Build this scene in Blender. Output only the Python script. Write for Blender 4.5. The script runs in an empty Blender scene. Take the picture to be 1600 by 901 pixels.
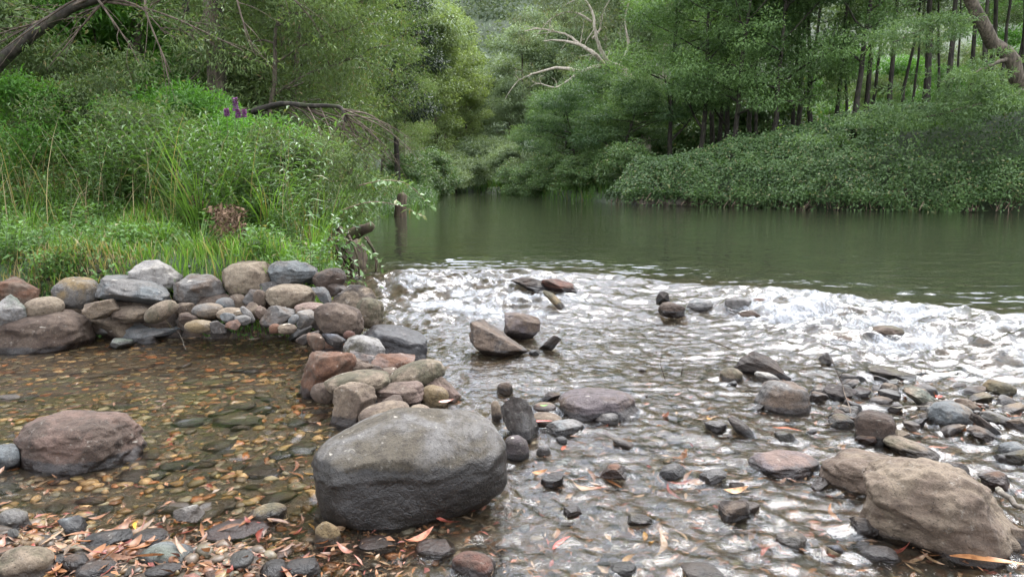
import bpy, math, random
import numpy as np
from mathutils import Vector

R = random.Random(11)
NR = np.random.default_rng(5)
scene = bpy.context.scene
COL = scene.collection

# ------------------------------------------------------------------ camera numbers
FPX = 1143.0
TH = math.radians(8.7)
CAM = np.array([0.0, 0.0, 1.1])
_F = np.array([0, math.cos(TH), -math.sin(TH)])
_U = np.array([0, math.sin(TH), math.cos(TH)])
_R = np.array([1.0, 0, 0])

def ray(px, py):
    return _F + _R * ((px - 800) / FPX) + _U * ((450.5 - py) / FPX)
def onz(px, py, z):
    d = ray(px, py); return CAM + d * ((z - CAM[2]) / d[2])
def onY(px, py, Y):
    d = ray(px, py); return CAM + d * (Y / d[1])

# ------------------------------------------------------------------ noise
_perm = np.random.default_rng(3).permutation(256)
_perm = np.concatenate([_perm, _perm, _perm])
_g = np.random.default_rng(4).normal(size=(256, 3)); _g /= np.linalg.norm(_g, axis=1)[:, None]
def perlin(p):
    p = np.asarray(p, float)
    i = np.floor(p).astype(int); f = p - i; i &= 255
    u = f * f * f * (f * (f * 6 - 15) + 10)
    out = 0
    for dx in (0, 1):
        wx = u[:, 0] if dx else 1 - u[:, 0]
        for dy in (0, 1):
            wy = u[:, 1] if dy else 1 - u[:, 1]
            for dz in (0, 1):
                wz = u[:, 2] if dz else 1 - u[:, 2]
                h = _perm[_perm[_perm[(i[:, 0] + dx) & 255] + ((i[:, 1] + dy) & 255)] + ((i[:, 2] + dz) & 255)]
                out = out + wx * wy * wz * (_g[h] * (f - [dx, dy, dz])).sum(1)
    return out * 1.5
def fbm(p, o=4):
    a, s, t = 1.0, 0.0, 0.0
    p = np.asarray(p, float)
    for k in range(o):
        s = s + a * perlin(p * 2 ** k + 17.3 * k); t += a; a *= 0.5
    return s / t
def p2(x, y, sx, sy=None, off=0.0):
    sy = sx if sy is None else sy
    return perlin(np.stack([np.ravel(x) * sx + off, np.ravel(y) * sy + off * 1.7, np.full(np.size(x), off * .31 + .5)], 1)).reshape(np.shape(x))
def sst(a, b, x):
    t = np.clip((np.asarray(x, float) - a) / (b - a), 0, 1); return t * t * (3 - 2 * t)

# ------------------------------------------------------------------ mesh helpers
class MB:
    """collects vertices, faces of any size, a tint per vertex and a material slot per face"""
    def __init__(s): s.V = []; s.F = []; s.T = []; s.n = 0
    def add(s, V, F, tint=0.5, mi=0):
        V = np.asarray(V, float); F = np.asarray(F, int)
        s.V.append(V); s.F.append((F + s.n, mi))
        s.T.append(np.broadcast_to(np.asarray(tint, float), (len(V),))); s.n += len(V)
    def mesh(s, name, mats, smooth=True, attrs=None):
        V = np.concatenate(s.V) if s.V else np.zeros((0, 3)); T = np.concatenate(s.T)
        at = {'tint': T}
        if attrs: at.update(attrs)
        return mk_mesh(name, V, s.F, mats, smooth, at)

def mk_mesh(name, V, FL, mats, smooth=True, attrs=None):
    me = bpy.data.meshes.new(name)
    V = np.asarray(V, np.float32)
    me.vertices.add(len(V)); me.vertices.foreach_set('co', V.ravel())
    nl = sum(f.size for f, _ in FL); npoly = sum(len(f) for f, _ in FL)
    li = np.concatenate([f.ravel() for f, _ in FL]).astype(np.int32)
    tot = np.concatenate([np.full(len(f), f.shape[1]) for f, _ in FL]).astype(np.int32)
    mi = np.concatenate([np.full(len(f), m) for f, m in FL]).astype(np.int32)
    st = np.concatenate([[0], np.cumsum(tot)[:-1]]).astype(np.int32)
    me.loops.add(nl); me.loops.foreach_set('vertex_index', li)
    me.polygons.add(npoly); me.polygons.foreach_set('loop_start', st); me.polygons.foreach_set('loop_total', tot)
    me.polygons.foreach_set('material_index', mi)
    me.polygons.foreach_set('use_smooth', np.full(npoly, smooth, bool))
    for k, a in (attrs or {}).items():
        a = np.asarray(a, np.float32)
        if a.ndim == 2:
            t = me.attributes.new(k, 'FLOAT_VECTOR', 'POINT'); t.data.foreach_set('vector', a.ravel())
        else:
            t = me.attributes.new(k, 'FLOAT', 'POINT'); t.data.foreach_set('value', a)
    for m in (mats if isinstance(mats, (list, tuple)) else [mats]): me.materials.append(m)
    me.update(calc_edges=True)
    return me

def link(name, me, parent=None, loc=None, rz=0.0, color=None):
    o = bpy.data.objects.new(name, me); COL.objects.link(o)
    if parent is not None: o.parent = parent
    if loc is not None: o.location = [float(c) for c in loc]
    if rz: o.rotation_euler = (0, 0, rz)
    if color is not None: o.color = (*color, 1)
    return o
def tag(o, label=None, cat=None, group=None, kind=None):
    if label: o['label'] = label
    if cat: o['category'] = cat
    if group: o['group'] = group
    if kind: o['kind'] = kind
    return o
def empty(name, loc, rz=0.0, sc=1.0):
    o = bpy.data.objects.new(name, None); COL.objects.link(o)
    o.location = [float(c) for c in loc]; o.rotation_euler = (0, 0, rz)
    o.scale = (sc, sc, sc) if np.isscalar(sc) else sc
    o.empty_display_size = .2
    return o

def tube(P, rad, n=6, cap=True, rough=0.0, rng=None):
    P = np.asarray(P, float); k = len(P); rad = np.broadcast_to(rad, (k,))
    T = np.gradient(P, axis=0); T /= np.linalg.norm(T, axis=1)[:, None] + 1e-9
    a = np.array([0.31, .9, .2]) if abs(T[0] @ np.array([.31, .9, .2])) < .85 else np.array([1., 0, 0])
    N = np.zeros((k, 3)); N[0] = np.cross(T[0], a); N[0] /= np.linalg.norm(N[0])
    for i in range(1, k):
        v = N[i - 1] - T[i] * (N[i - 1] @ T[i]); N[i] = v / (np.linalg.norm(v) + 1e-9)
    B = np.cross(T, N)
    ang = np.arange(n) * 2 * math.pi / n
    rr = np.ones((k, n))
    if rough and rng is not None: rr += rng.normal(0, rough, (k, n))
    V = P[:, None] + (N[:, None] * np.cos(ang)[None, :, None] + B[:, None] * np.sin(ang)[None, :, None]) * (rad[:, None] * rr)[..., None]
    V = V.reshape(-1, 3)
    i, j = np.meshgrid(np.arange(k - 1), np.arange(n), indexing='ij'); j2 = (j + 1) % n
    F = np.stack([i * n + j, i * n + j2, (i + 1) * n + j2, (i + 1) * n + j], -1).reshape(-1, 4)
    if cap:
        V = np.concatenate([V, P[[0]] - T[[0]] * rad[0] * .2, P[[-1]] + T[[-1]] * rad[-1] * .6])
        c0, c1 = k * n, k * n + 1
        jj = np.arange(n); jn = (jj + 1) % n
        F2 = np.concatenate([np.stack([jn, jj, np.full(n, c0), np.full(n, c0)], 1), np.stack([(k - 1) * n + jj, (k - 1) * n + jn, np.full(n, c1), np.full(n, c1)], 1)])
        return V, F, F2[:, :3]
    return V, F, np.zeros((0, 3), int)
def add_tube(mb, P, rad, n=6, tint=.5, mi=0, rough=0., rng=None):
    V, F, C = tube(P, rad, n, True, rough, rng)
    b = mb.n
    mb.add(V, F, tint, mi)
    if len(C): mb.F.append((C + b, mi))

def unit(v):
    v = np.asarray(v, float); return v / (np.linalg.norm(v, axis=-1, keepdims=True) + 1e-9)
def leaves(mb, P, D, N, L, W, tint, fold=False, mi=0, droop=0.15):
    """one leaf per row: base P, direction D, normal N, length L, width W"""
    n = len(P); D = unit(D); S = unit(np.cross(D, N)); N = np.cross(S, D)
    L = np.broadcast_to(L, (n,))[:, None]; W = np.broadcast_to(W, (n,))[:, None]
    tip = P + D * L - N * L * droop
    mid = P + D * L * .45
    a = mid + S * W * .5; b = mid - S * W * .5
    if not fold:
        V = np.stack([P, a, tip, b], 1).reshape(-1, 3)
        F = np.arange(n)[:, None] * 4 + np.array([[0, 1, 2, 3]])
        mb.add(V, F, np.repeat(np.broadcast_to(tint, (n,)), 4), mi)
    else:
        c = mid - N * W * .18 + 0 * tip
        a = a + N * W * .05; b = b + N * W * .05
        V = np.stack([P, a, tip, b, c], 1).reshape(-1, 3)
        o = np.arange(n)[:, None] * 5
        mb.add(V, np.concatenate([o + np.array([[0, 1, 2, 4]]), o + np.array([[0, 4, 2, 3]])]), np.repeat(np.broadcast_to(tint, (n,)), 5), mi)

def blades(mb, P, D, L, W, bend, tint, seg=3, mi=0):
    """grass blades: base P, horizontal lean direction D, length L, width W, bend 0..1"""
    n = len(P); D = D.copy(); D[:, 2] = 0; D = unit(D); S = np.stack([-D[:, 1], D[:, 0], np.zeros(n)], 1)
    rows = []; pos = P.copy(); ang = NR.uniform(.05, .35, n)
    for k in range(seg + 1):
        w = W * (1 - (k / seg) ** 1.6) * .5 + W * .02
        rows.append(pos - S * w[:, None]); rows.append(pos + S * w[:, None])
        step = L / seg
        pos = pos + (D * np.sin(ang)[:, None] + np.array([0, 0, 1.]) * np.cos(ang)[:, None]) * step[:, None]
        ang = ang + bend * 1.5 / seg
    V = np.stack(rows, 1).reshape(-1, 3); m = 2 * (seg + 1)
    o = np.arange(n)[:, None] * m
    F = np.concatenate([o + np.array([[2 * k, 2 * k + 1, 2 * k + 3, 2 * k + 2]]) for k in range(seg)])
    mb.add(V, F, np.repeat(tint, m), mi)

# ------------------------------------------------------------------ materials
def mat(name):
    m = bpy.data.materials.new(name); m.use_nodes = True
    nt = m.node_tree; nt.nodes.clear()
    return m, nt
class NT:
    def __init__(s, nt): s.t = nt
    def n(s, typ, **kw):
        nd = s.t.nodes.new(typ)
        ins = kw.pop('ins', {})
        for k, v in kw.items(): setattr(nd, k, v)
        for k, v in ins.items(): s.set(nd.inputs[k], v)
        return nd
    def set(s, inp, v):
        if isinstance(v, bpy.types.NodeSocket): s.t.links.new(v, inp)
        else: inp.default_value = v
    def math(s, op, a, b=0.0, clamp=False):
        nd = s.n('ShaderNodeMath', operation=op, use_clamp=clamp); s.set(nd.inputs[0], a); s.set(nd.inputs[1], b); return nd.outputs[0]
    def mix(s, f, a, b, blend='MIX'):
        nd = s.n('ShaderNodeMix', data_type='RGBA', blend_type=blend, clamp_factor=True)
        s.set(nd.inputs[0], f); s.set(nd.inputs[6], a if not isinstance(a, tuple) or len(a) == 4 else (*a, 1)); s.set(nd.inputs[7], b if not isinstance(b, tuple) or len(b) == 4 else (*b, 1)); return nd.outputs[2]
    def ramp(s, f, a, b, c0=(0, 0, 0, 1), c1=(1, 1, 1, 1)):
        nd = s.n('ShaderNodeMapRange', interpolation_type='SMOOTHSTEP'); s.set(nd.inputs[0], f); nd.inputs[1].default_value = a; nd.inputs[2].default_value = b; return nd.outputs[0]
    def noise(s, vec, scale, detail=4, rough=.55, dist=0.0):
        nd = s.n('ShaderNodeTexNoise', ins={'Scale': scale, 'Detail': detail, 'Roughness': rough, 'Distortion': dist}); s.set(nd.inputs['Vector'], vec); return nd.outputs[0]
    def attr(s, name, typ='GEOMETRY'):
        return s.n('ShaderNodeAttribute', attribute_name=name, attribute_type=typ)
    def out(s, sh):
        o = s.n('ShaderNodeOutputMaterial'); s.t.links.new(sh, o.inputs[0])

def leaf_mat(name, dark, light, odd=None, trans=.35, rough=.5, spec=.35, use_obj=False):
    """foliage: colour runs from dark to light with the leaf's own tint, a few odd leaves"""
    m, nt = mat(name); t = NT(nt)
    a = t.attr('tint').outputs['Fac']
    oi = t.n('ShaderNodeObjectInfo')
    f = t.math('ADD', a, t.math('MULTIPLY', t.math('SUBTRACT', oi.outputs['Random'], .5), .4), True)
    c = t.mix(f, dark, light)
    if odd is not None:
        wn = t.n('ShaderNodeTexWhiteNoise', noise_dimensions='1D'); t.set(wn.inputs['W'], a)
        c = t.mix(t.math('GREATER_THAN', wn.outputs[0], .95), c, odd)
    if use_obj: c = t.mix(1.0, c, oi.outputs['Color'], 'MULTIPLY')
    d = t.n('ShaderNodeBsdfPrincipled', ins={'Base Color': c, 'Roughness': rough, 'Specular IOR Level': spec})
    tr = t.n('ShaderNodeBsdfTranslucent', ins={'Color': t.mix(1.0, c, (1.25, 1.3, .6, 1), 'MULTIPLY')})
    mx = t.n('ShaderNodeMixShader', ins={0: trans}); nt.links.new(d.outputs[0], mx.inputs[1]); nt.links.new(tr.outputs[0], mx.inputs[2])
    t.out(mx.outputs[0]); return m

def bark_mat(name, c0, c1, moss=0.0, scale=14):
    m, nt = mat(name); t = NT(nt)
    tc = t.n('ShaderNodeTexCoord').outputs['Object']
    mp = t.n('ShaderNodeMapping', ins={'Vector': tc, 'Scale': (1, 1, .25)}).outputs[0]
    n1 = t.noise(mp, scale, 5, .65); n2 = t.noise(tc, 2.2, 4)
    c = t.mix(t.ramp(n1, .35, .68), c0, c1)
    c = t.mix(t.math('MULTIPLY', t.ramp(n2, .5, .72), .6), c, tuple(x * .55 for x in c0))
    if moss: c = t.mix(t.math('MULTIPLY', t.ramp(t.noise(tc, 5, 5), .5, .62), moss), c, (.045, .065, .015))
    b = t.n('ShaderNodeBump', ins={'Height': n1, 'Strength': .7, 'Distance': .02})
    d = t.n('ShaderNodeBsdfPrincipled', ins={'Base Color': c, 'Roughness': .85, 'Specular IOR Level': .25, 'Normal': b.outputs[0]})
    t.out(d.outputs[0]); return m

def rock_mat():
    m, nt = mat('river_stone'); t = NT(nt)
    oi = t.n('ShaderNodeObjectInfo')
    tc = t.n('ShaderNodeTexCoord').outputs['Object']
    off = t.n('ShaderNodeVectorMath', operation='SCALE', ins={0: (37., 19., 53.), 'Scale': oi.outputs['Random']}).outputs[0]
    v = t.n('ShaderNodeVectorMath', operation='ADD', ins={0: tc, 1: off}).outputs[0]
    big = t.noise(v, 5, 5, .6, .4); med = t.noise(v, 22, 6, .65); fine = t.noise(v, 110, 4, .7)
    base = oi.outputs['Color']
    second = t.attr('second', 'OBJECT').outputs['Color']
    c = t.mix(t.ramp(big, .42, .62), base, second)
    c = t.mix(t.math('MULTIPLY', t.ramp(med, .45, .68), .75), c, t.mix(1., c, (.45, .42, .40, 1), 'MULTIPLY'))
    c = t.mix(t.math('MULTIPLY', t.ramp(t.noise(v, 30, 5, .7), .58, .75), .5), c, t.mix(.5, c, (.62, .58, .5, 1)))
    sp = t.n('ShaderNodeTexVoronoi', ins={'Vector': v, 'Scale': 60.}).outputs['Distance']
    c = t.mix(t.math('MULTIPLY', t.math('LESS_THAN', sp, .16), .65), c, t.mix(1., c, (.3, .3, .3, 1), 'MULTIPLY'))
    c = t.mix(t.math('MULTIPLY', t.ramp(fine, .38, .62), .6), c, t.mix(1., c, (.6, .6, .6, 1), 'MULTIPLY'))
    # thin pale scratches
    mp = t.n('ShaderNodeMapping', ins={'Vector': v, 'Scale': (9, 9, 40), 'Rotation': (.4, .3, .2)}).outputs[0]
    c = t.mix(t.math('MULTIPLY', t.ramp(t.noise(mp, 1, 3, .6), .68, .74), .45), c, (.55, .5, .42))
    # dark cracks
    wv = t.noise(v, 3.2, 3, .5, 1.2)
    crack = t.math('SUBTRACT', 1.0, t.ramp(t.math('ABSOLUTE', t.math('SUBTRACT', wv, .5)), .0, .006))
    crack = t.math('MULTIPLY', crack, t.ramp(big, .45, .6))
    c = t.mix(t.math('MULTIPLY', crack, .3), c, (.02, .017, .014))
    moss = t.attr('moss').outputs['Fac']
    c = t.mix(t.math('MULTIPLY', moss, t.ramp(med, .35, .6)), c, (.05, .07, .012))
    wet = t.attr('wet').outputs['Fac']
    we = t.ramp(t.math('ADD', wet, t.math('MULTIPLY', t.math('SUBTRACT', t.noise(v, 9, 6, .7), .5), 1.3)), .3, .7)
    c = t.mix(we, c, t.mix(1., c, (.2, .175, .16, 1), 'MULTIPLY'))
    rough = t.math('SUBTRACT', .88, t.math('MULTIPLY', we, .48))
    h = t.math('ADD', t.math('MULTIPLY', big, .9), t.math('ADD', t.math('MULTIPLY', med, .5), t.math('MULTIPLY', fine, .2)))
    h = t.math('SUBTRACT', h, t.math('MULTIPLY', crack, .12))
    h = t.math('SUBTRACT', h, t.math('MULTIPLY', t.math('SUBTRACT', .2, sp, True), .5))
    b = t.n('ShaderNodeBump', ins={'Height': h, 'Strength': .9, 'Distance': .028})
    d = t.n('ShaderNodeBsdfPrincipled', ins={'Base Color': c, 'Roughness': rough, 'Specular IOR Level': .4, 'Normal': b.outputs[0]})
    t.out(d.outputs[0]); return m

M = {}
M['rock'] = rock_mat()
M['wattle'] = leaf_mat('wattle_leaf', (.045, .09, .026), (.17, .27, .095), None, .36)
M['feather'] = leaf_mat('feathery_wattle_leaf', (.04, .082, .03), (.155, .235, .095), None, .35)
M['slim'] = leaf_mat('stand_leaf', (.035, .062, .022), (.125, .19, .07), (.12, .13, .05), .35)
M['gum'] = leaf_mat('gum_leaf', (.06, .075, .04), (.15, .18, .095), (.2, .16, .09), .3)
M['willow'] = leaf_mat('pale_tree_leaf', (.08, .115, .035), (.20, .255, .095), None, .4)
M['grey'] = leaf_mat('greygreen_leaf', (.085, .125, .065), (.215, .275, .145), None, .3)
M['left'] = leaf_mat('fine_leaf', (.045, .075, .024), (.165, .23, .085), (.17, .14, .07), .36)
M['darkleaf'] = leaf_mat('dark_leaf', (.012, .022, .01), (.035, .055, .024), None, .25)
M['lush'] = leaf_mat('lush_leaf', (.035, .10, .014), (.12, .27, .045), None, .42)
M['weed'] = leaf_mat('weed_leaf', (.028, .065, .016), (.10, .185, .05), (.13, .12, .05), .38, .42, .45)
M['grass'] = leaf_mat('grass_blade', (.045, .10, .016), (.15, .27, .05), (.25, .2, .09), .42, .45, .4)
M['straw'] = leaf_mat('dry_grass', (.12, .09, .04), (.34, .27, .13), None, .3)
M['cover'] = leaf_mat('low_leaf', (.03, .075, .015), (.12, .22, .055), (.2, .17, .08), .35)
M['bramble'] = leaf_mat('bramble_leaf', (.04, .08, .022), (.15, .24, .085), (.22, .21, .10), .3, .45, .4)
M['shade_green'] = leaf_mat('undergrowth_leaf', (.05, .11, .02), (.16, .28, .05), None, .4)
M['hill'] = leaf_mat('hill_leaf', (.055, .075, .05), (.15, .185, .12), None, .25, .7, .1)
M['petal'] = leaf_mat('purple_petal', (.16, .05, .2), (.34, .15, .4), None, .3)
M['bark_dark'] = bark_mat('dark_bark', (.018, .015, .012), (.06, .05, .04), .25)
M['bark_mid'] = bark_mat('brown_bark', (.05, .04, .03), (.15, .12, .09), .15)
M['bark_pale'] = bark_mat('pale_gum_bark', (.32, .27, .21), (.55, .48, .40))
M['bark_grey'] = bark_mat('grey_dead_wood', (.09, .075, .06), (.26, .23, .19), .1)
M['root'] = bark_mat('root_wood', (.03, .02, .013), (.10, .075, .05), .3)
M['cane'] = bark_mat('bramble_cane', (.10, .065, .045), (.26, .19, .14))
M['twig'] = bark_mat('twig_wood', (.05, .035, .025), (.13, .10, .075))
M['stem'] = leaf_mat('green_stem', (.05, .08, .025), (.12, .15, .05), None, .1)

def litter_mat():
    m, nt = mat('fallen_leaf'); t = NT(nt)
    oi = t.n('ShaderNodeObjectInfo'); tc = t.n('ShaderNodeTexCoord').outputs['Object']
    tint = t.attr('leafcol').outputs['Vector']
    n1 = t.noise(tc, 45, 4)
    c = t.mix(t.ramp(n1, .45, .7), oi.outputs['Color'], t.mix(1., oi.outputs['Color'], (.5, .4, .35, 1), 'MULTIPLY'))
    d = t.n('ShaderNodeBsdfPrincipled', ins={'Base Color': c, 'Roughness': .45, 'Specular IOR Level': .45})
    tr = t.n('ShaderNodeBsdfTranslucent', ins={'Color': c})
    mx = t.n('ShaderNodeMixShader', ins={0: .2}); nt.links.new(d.outputs[0], mx.inputs[1]); nt.links.new(tr.outputs[0], mx.inputs[2])
    t.out(mx.outputs[0]); return m
M['litter'] = litter_mat()
def vcol_mat(name, rough=.6, bump=60):
    """colour carried by every stone or scrap itself"""
    m, nt = mat(name); t = NT(nt)
    tc = t.n('ShaderNodeTexCoord').outputs['Object']
    c = t.attr('own').outputs['Vector']
    n1 = t.noise(tc, bump, 5, .65)
    c = t.mix(t.ramp(n1, .42, .68), c, t.mix(1., c, (.5, .48, .45, 1), 'MULTIPLY'))
    b = t.n('ShaderNodeBump', ins={'Height': n1, 'Strength': .5, 'Distance': .006})
    d = t.n('ShaderNodeBsdfPrincipled', ins={'Base Color': c, 'Roughness': rough, 'Normal': b.outputs[0]})
    t.out(d.outputs[0]); return m
M['gravel'] = vcol_mat('river_gravel', .45)
M['scrap'] = vcol_mat('leaf_scrap', .5, 90)
# ------------------------------------------------------------------ ground and water
_LY = np.array([-60, 5.6, 6.4, 8.4, 12, 18, 28, 36, 45, 52, 60, 75, 100, 200])
_LX = np.array([-1.45, -1.45, -1.5, -1.9, -3.1, -3.7, -3.1, -3.8, -4.6, -7, -13, -26, -50, -150])
_RY = np.array([-60, 10, 18, 22.5, 24.6, 29, 38, 45, 50, 54, 60, 75, 100, 200])
_RX = np.array([26, 24, 21, 17, 10.9, 5.4, 1.9, 0.5, -1.0, -4.2, -10.5, -23, -47, -147])
_CX = np.array([-20, -6, -1.8, -.5, 1.0, 2.0, 3.0, 3.9, 6, 12, 30])
_CY = np.array([8.3, 8.3, 8.3, 8.6, 8.3, 7.3, 6.7, 5.7, 4.6, 3.4, 2.5])
def crest(X): return np.interp(X, _CX, _CY)
def level(X, Y):
    s = crest(X) - Y
    return -.06 * sst(-.1, .5, s) - .14 * sst(.3, 2.8, s)
_SP = np.array([[-1.3, 5.6], [-1.0, 5.0], [-.85, 4.3], [-.75, 3.7], [-.5, 3.1], [-.2, 2.7]])
def spit(X, Y):
    """distance to the line of the stone spit"""
    best = np.full(np.shape(X), 1e9)
    for a, b in zip(_SP[:-1], _SP[1:]):
        d = b - a; t = np.clip(((X - a[0]) * d[0] + (Y - a[1]) * d[1]) / (d @ d), 0, 1)
        best = np.minimum(best, np.hypot(X - a[0] - t * d[0], Y - a[1] - t * d[1]))
    return best
def left_pool(X, Y):
    """1 inside the quiet pool left of the spit"""
    xs = np.interp(Y, _SP[::-1, 1], _SP[::-1, 0])
    return sst(.1, -.35, X - xs) * sst(6.2, 5.6, Y)
def ground(X, Y):
    X = np.asarray(X, float); Y = np.asarray(Y, float)
    lx = np.interp(Y, _LY, _LX); rx = np.interp(Y, _RY, _RX)
    sl = np.minimum(lx - X, Y - 5.72 - .25 * p2(X, Y, .6, off=3))
    sl = np.where((X < -5.2) , np.maximum(sl, np.minimum(-5.2 - X - .6 * sst(2, 5, Y) , 9) * .8), sl)   # shore beyond the frame on the left
    nr = (23 - Y) * .0
    sr = X - rx
    n1 = p2(X, Y, .35, off=1); n2 = p2(X, Y, 1.3, off=2); n3 = p2(X, Y, 6, off=5)
    # bed
    lv = level(X, Y)
    up = sst(.6, -2.2, crest(X) - Y)
    deep = np.clip(np.minimum(-sl, -sr) / 3.0, 0, 1)
    bed = lv - .075 - .03 * n2 - .018 * n3 - up * (.12 + .6 * deep)
    lp = left_pool(X, Y)
    bed = bed - lp * (.06 + .05 * sst(2.4, 3.4, Y)) 
    # stony shoal on the right and the leafy shore at bottom left
    sh = np.exp(-(((X - 2.6) / .8) ** 2 + ((Y - 3.9) / .55) ** 2))
    bed = bed + sh * .085
    sh2 = np.exp(-(((X - 1.95) / .5) ** 2 + ((Y - 2.2) / .5) ** 2)); bed = bed + sh2 * .07
    shore = sst(2.75, 2.25, Y + .28 * (X + 1.1) + .06 * n2) * sst(-.45, -.95, X)
    bed = bed + shore * .17
    bed = bed + .13 * np.exp(-(spit(X, Y) / .27) ** 2) * sst(2.9, 3.5, Y)
    bed = np.where(Y < 1.2, bed + sst(1.2, -.5, Y) * .5, bed)          # the bank one stands on
    # left land
    zl = -.25 + .62 * sst(-.1, .55, sl) + .15 * np.clip(sl - .3, 0, 6) + .10 * np.clip(sl - 6, 0, 40) + .5 * np.clip(sl - 30, 0, 400) * sst(25, 60, sl)
    zl = zl + .10 * n1 * sst(.2, 1.5, sl) + .04 * n2 * sst(.2, .8, sl)
    # right land
    T_ = np.clip(.75 + .15 * (X - 4.5), .6, 3.2)
    zr = -.3 + .7 * sst(-.2, .6, sr) + (T_ - .4) * sst(.3, 4.5, sr) + .05 * np.clip(sr - 4, 0, 30) + .26 * np.clip(sr - 30, 0, 160)
    zr = zr + (.25 * n1 + .08 * n2) * sst(.2, 2, sr)
    # hill closing the valley
    hill = (39 + .14 * np.abs(X + 12)) * sst(95, 290, Y + .12 * np.abs(X + 30)) + 3 * p2(X, Y, .012, off=8) * sst(90, 160, Y)
    z = np.where(sl > sr, np.maximum(bed, zl), np.maximum(bed, zr))
    return z + np.where(np.maximum(sl, sr) > 1, hill, hill * sst(0, 1, np.maximum(sl, sr)))
def gz(x, y): return float(ground(np.array([x]), np.array([y]))[0])

def axis(lo, hi, f0, f1, step, grow, smax):
    c = list(np.arange(f0, f1 + 1e-6, step))
    for sgn, end in ((1, hi), (-1, lo)):
        s = step; v = c[-1] if sgn > 0 else c[0]; ex = []
        while (v < end if sgn > 0 else v > end):
            s = min(s * grow, smax); v += sgn * s; ex.append(v)
        c = c + ex if sgn > 0 else ex[::-1] + c
    return np.array(c)
def grid(xs, ys):
    X, Y = np.meshgrid(xs, ys); nx, ny = len(xs), len(ys)
    i, j = np.meshgrid(np.arange(ny - 1), np.arange(nx - 1), indexing='ij')
    F = np.stack([i * nx + j, i * nx + j + 1, (i + 1) * nx + j + 1, (i + 1) * nx + j], -1).reshape(-1, 4)
    return X, Y, F

def ground_material():
    m, nt = mat('river_ground'); t = NT(nt)
    pos = t.n('ShaderNodeNewGeometry').outputs['Position']
    land = t.attr('land').outputs['Fac']; silt = t.attr('silt').outputs['Fac']
    vo = t.n('ShaderNodeTexVoronoi', ins={'Vector': pos, 'Scale': 26.}); vo2 = t.n('ShaderNodeTexVoronoi', ins={'Vector': pos, 'Scale': 70.})
    pal = t.n('ShaderNodeValToRGB'); t.set(pal.inputs[0], t.n('ShaderNodeSeparateColor', ins={0: vo.outputs['Color']}).outputs[0])
    cr = pal.color_ramp; cr.interpolation = 'CONSTANT'
    cols = [(.028, .017, .009), (.06, .038, .016), (.025, .021, .014), (.06, .028, .011), (.034, .031, .02), (.075, .053, .026)]
    for k, c in enumerate(cols):
        e = cr.elements[k] if k < 2 else cr.elements.new(k / 6); e.position = k / 6; e.color = (*c, 1)
    n = t.noise(pos, 4, 5); n2 = t.noise(pos, 40, 5, .7)
    bed = t.mix(t.ramp(vo.outputs['Distance'], .3, .75), pal.outputs[0], (.045, .032, .02))
    bed = t.mix(t.math('MULTIPLY', t.ramp(n, .4, .65), .5), bed, (.06, .036, .014))
    bed = t.mix(silt, bed, t.mix(t.ramp(n, .4, .6), (.011, .018, .004), (.022, .030, .007)))  # olive mud; deep water's dimming and green reflection are put into its colour
    soil = t.mix(t.ramp(n2, .35, .7), (.022, .016, .011), (.07, .052, .034))
    soil = t.mix(t.math('MULTIPLY', t.ramp(t.noise(pos, 1.4, 5), .25, .45), .92), soil, (.03, .055, .015))
    c = t.mix(land, bed, soil)
    h = t.math('ADD', t.math('MULTIPLY', vo.outputs['Distance'], -.6), t.math('ADD', n2, t.math('MULTIPLY', vo2.outputs['Distance'], -.25)))
    b = t.n('ShaderNodeBump', ins={'Height': h, 'Strength': .8, 'Distance': .02})
    d = t.n('ShaderNodeBsdfPrincipled', ins={'Base Color': c, 'Roughness': .7, 'Normal': b.outputs[0]})
    t.out(d.outputs[0]); return m

xs = axis(-420, 420, -4.2, 4.6, .035, 1.04, 9); ys = axis(-40, 480, 1.6, 8.4, .035, 1.035, 8)
X, Y, F = grid(xs, ys); Z = ground(X, Y)
lx = np.interp(Y, _LY, _LX); rx = np.interp(Y, _RY, _RX)
landm = sst(.02, .14, Z - np.maximum(level(X, Y), -.2) - .02)
landm = np.where((Y < 5.3) & (X > -5), landm * 0, landm)
silt_dim_m = sst(.3, -1.5, crest(X) - Y)
ground_o = link('ground', mk_mesh('ground', np.stack([X, Y, Z], -1).reshape(-1, 3), [(F, 0)], ground_material(), True, {'land': landm.ravel(), 'silt': silt_dim_m.ravel()}))
tag(ground_o, kind='structure')

def wl(x, y): return float(level(np.array([x]), np.array([y]))[0])
# ------------------------------------------------------------------ stones
def ico(sub):
    import bmesh
    bm = bmesh.new(); bmesh.ops.create_icosphere(bm, subdivisions=sub, radius=1.0)
    V = np.array([v.co[:] for v in bm.verts]); F = np.array([[v.index for v in f.verts] for f in bm.faces]); bm.free()
    return V, F
ICO = {k: ico(k) for k in (1, 2, 3, 4, 5, 6)}
PAL = dict(tan=(.37, .28, .195), sand=(.42, .33, .23), grey=(.27, .25, .23), pale=(.44, .41, .38), brown=(.22, .155, .11), rust=(.26, .125, .07),
           dark=(.095, .075, .062), slate=(.25, .265, .265), pink=(.34, .23, .185), olive=(.17, .145, .085), gold=(.33, .23, .11), blue=(.22, .225, .25),
           red=(.20, .085, .055), choc=(.13, .085, .06), purple=(.20, .16, .16), green=(.22, .24, .19), white=(.62, .57, .50), warmgrey=(.165, .134, .092), maroon=(.25, .155, .115))
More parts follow.
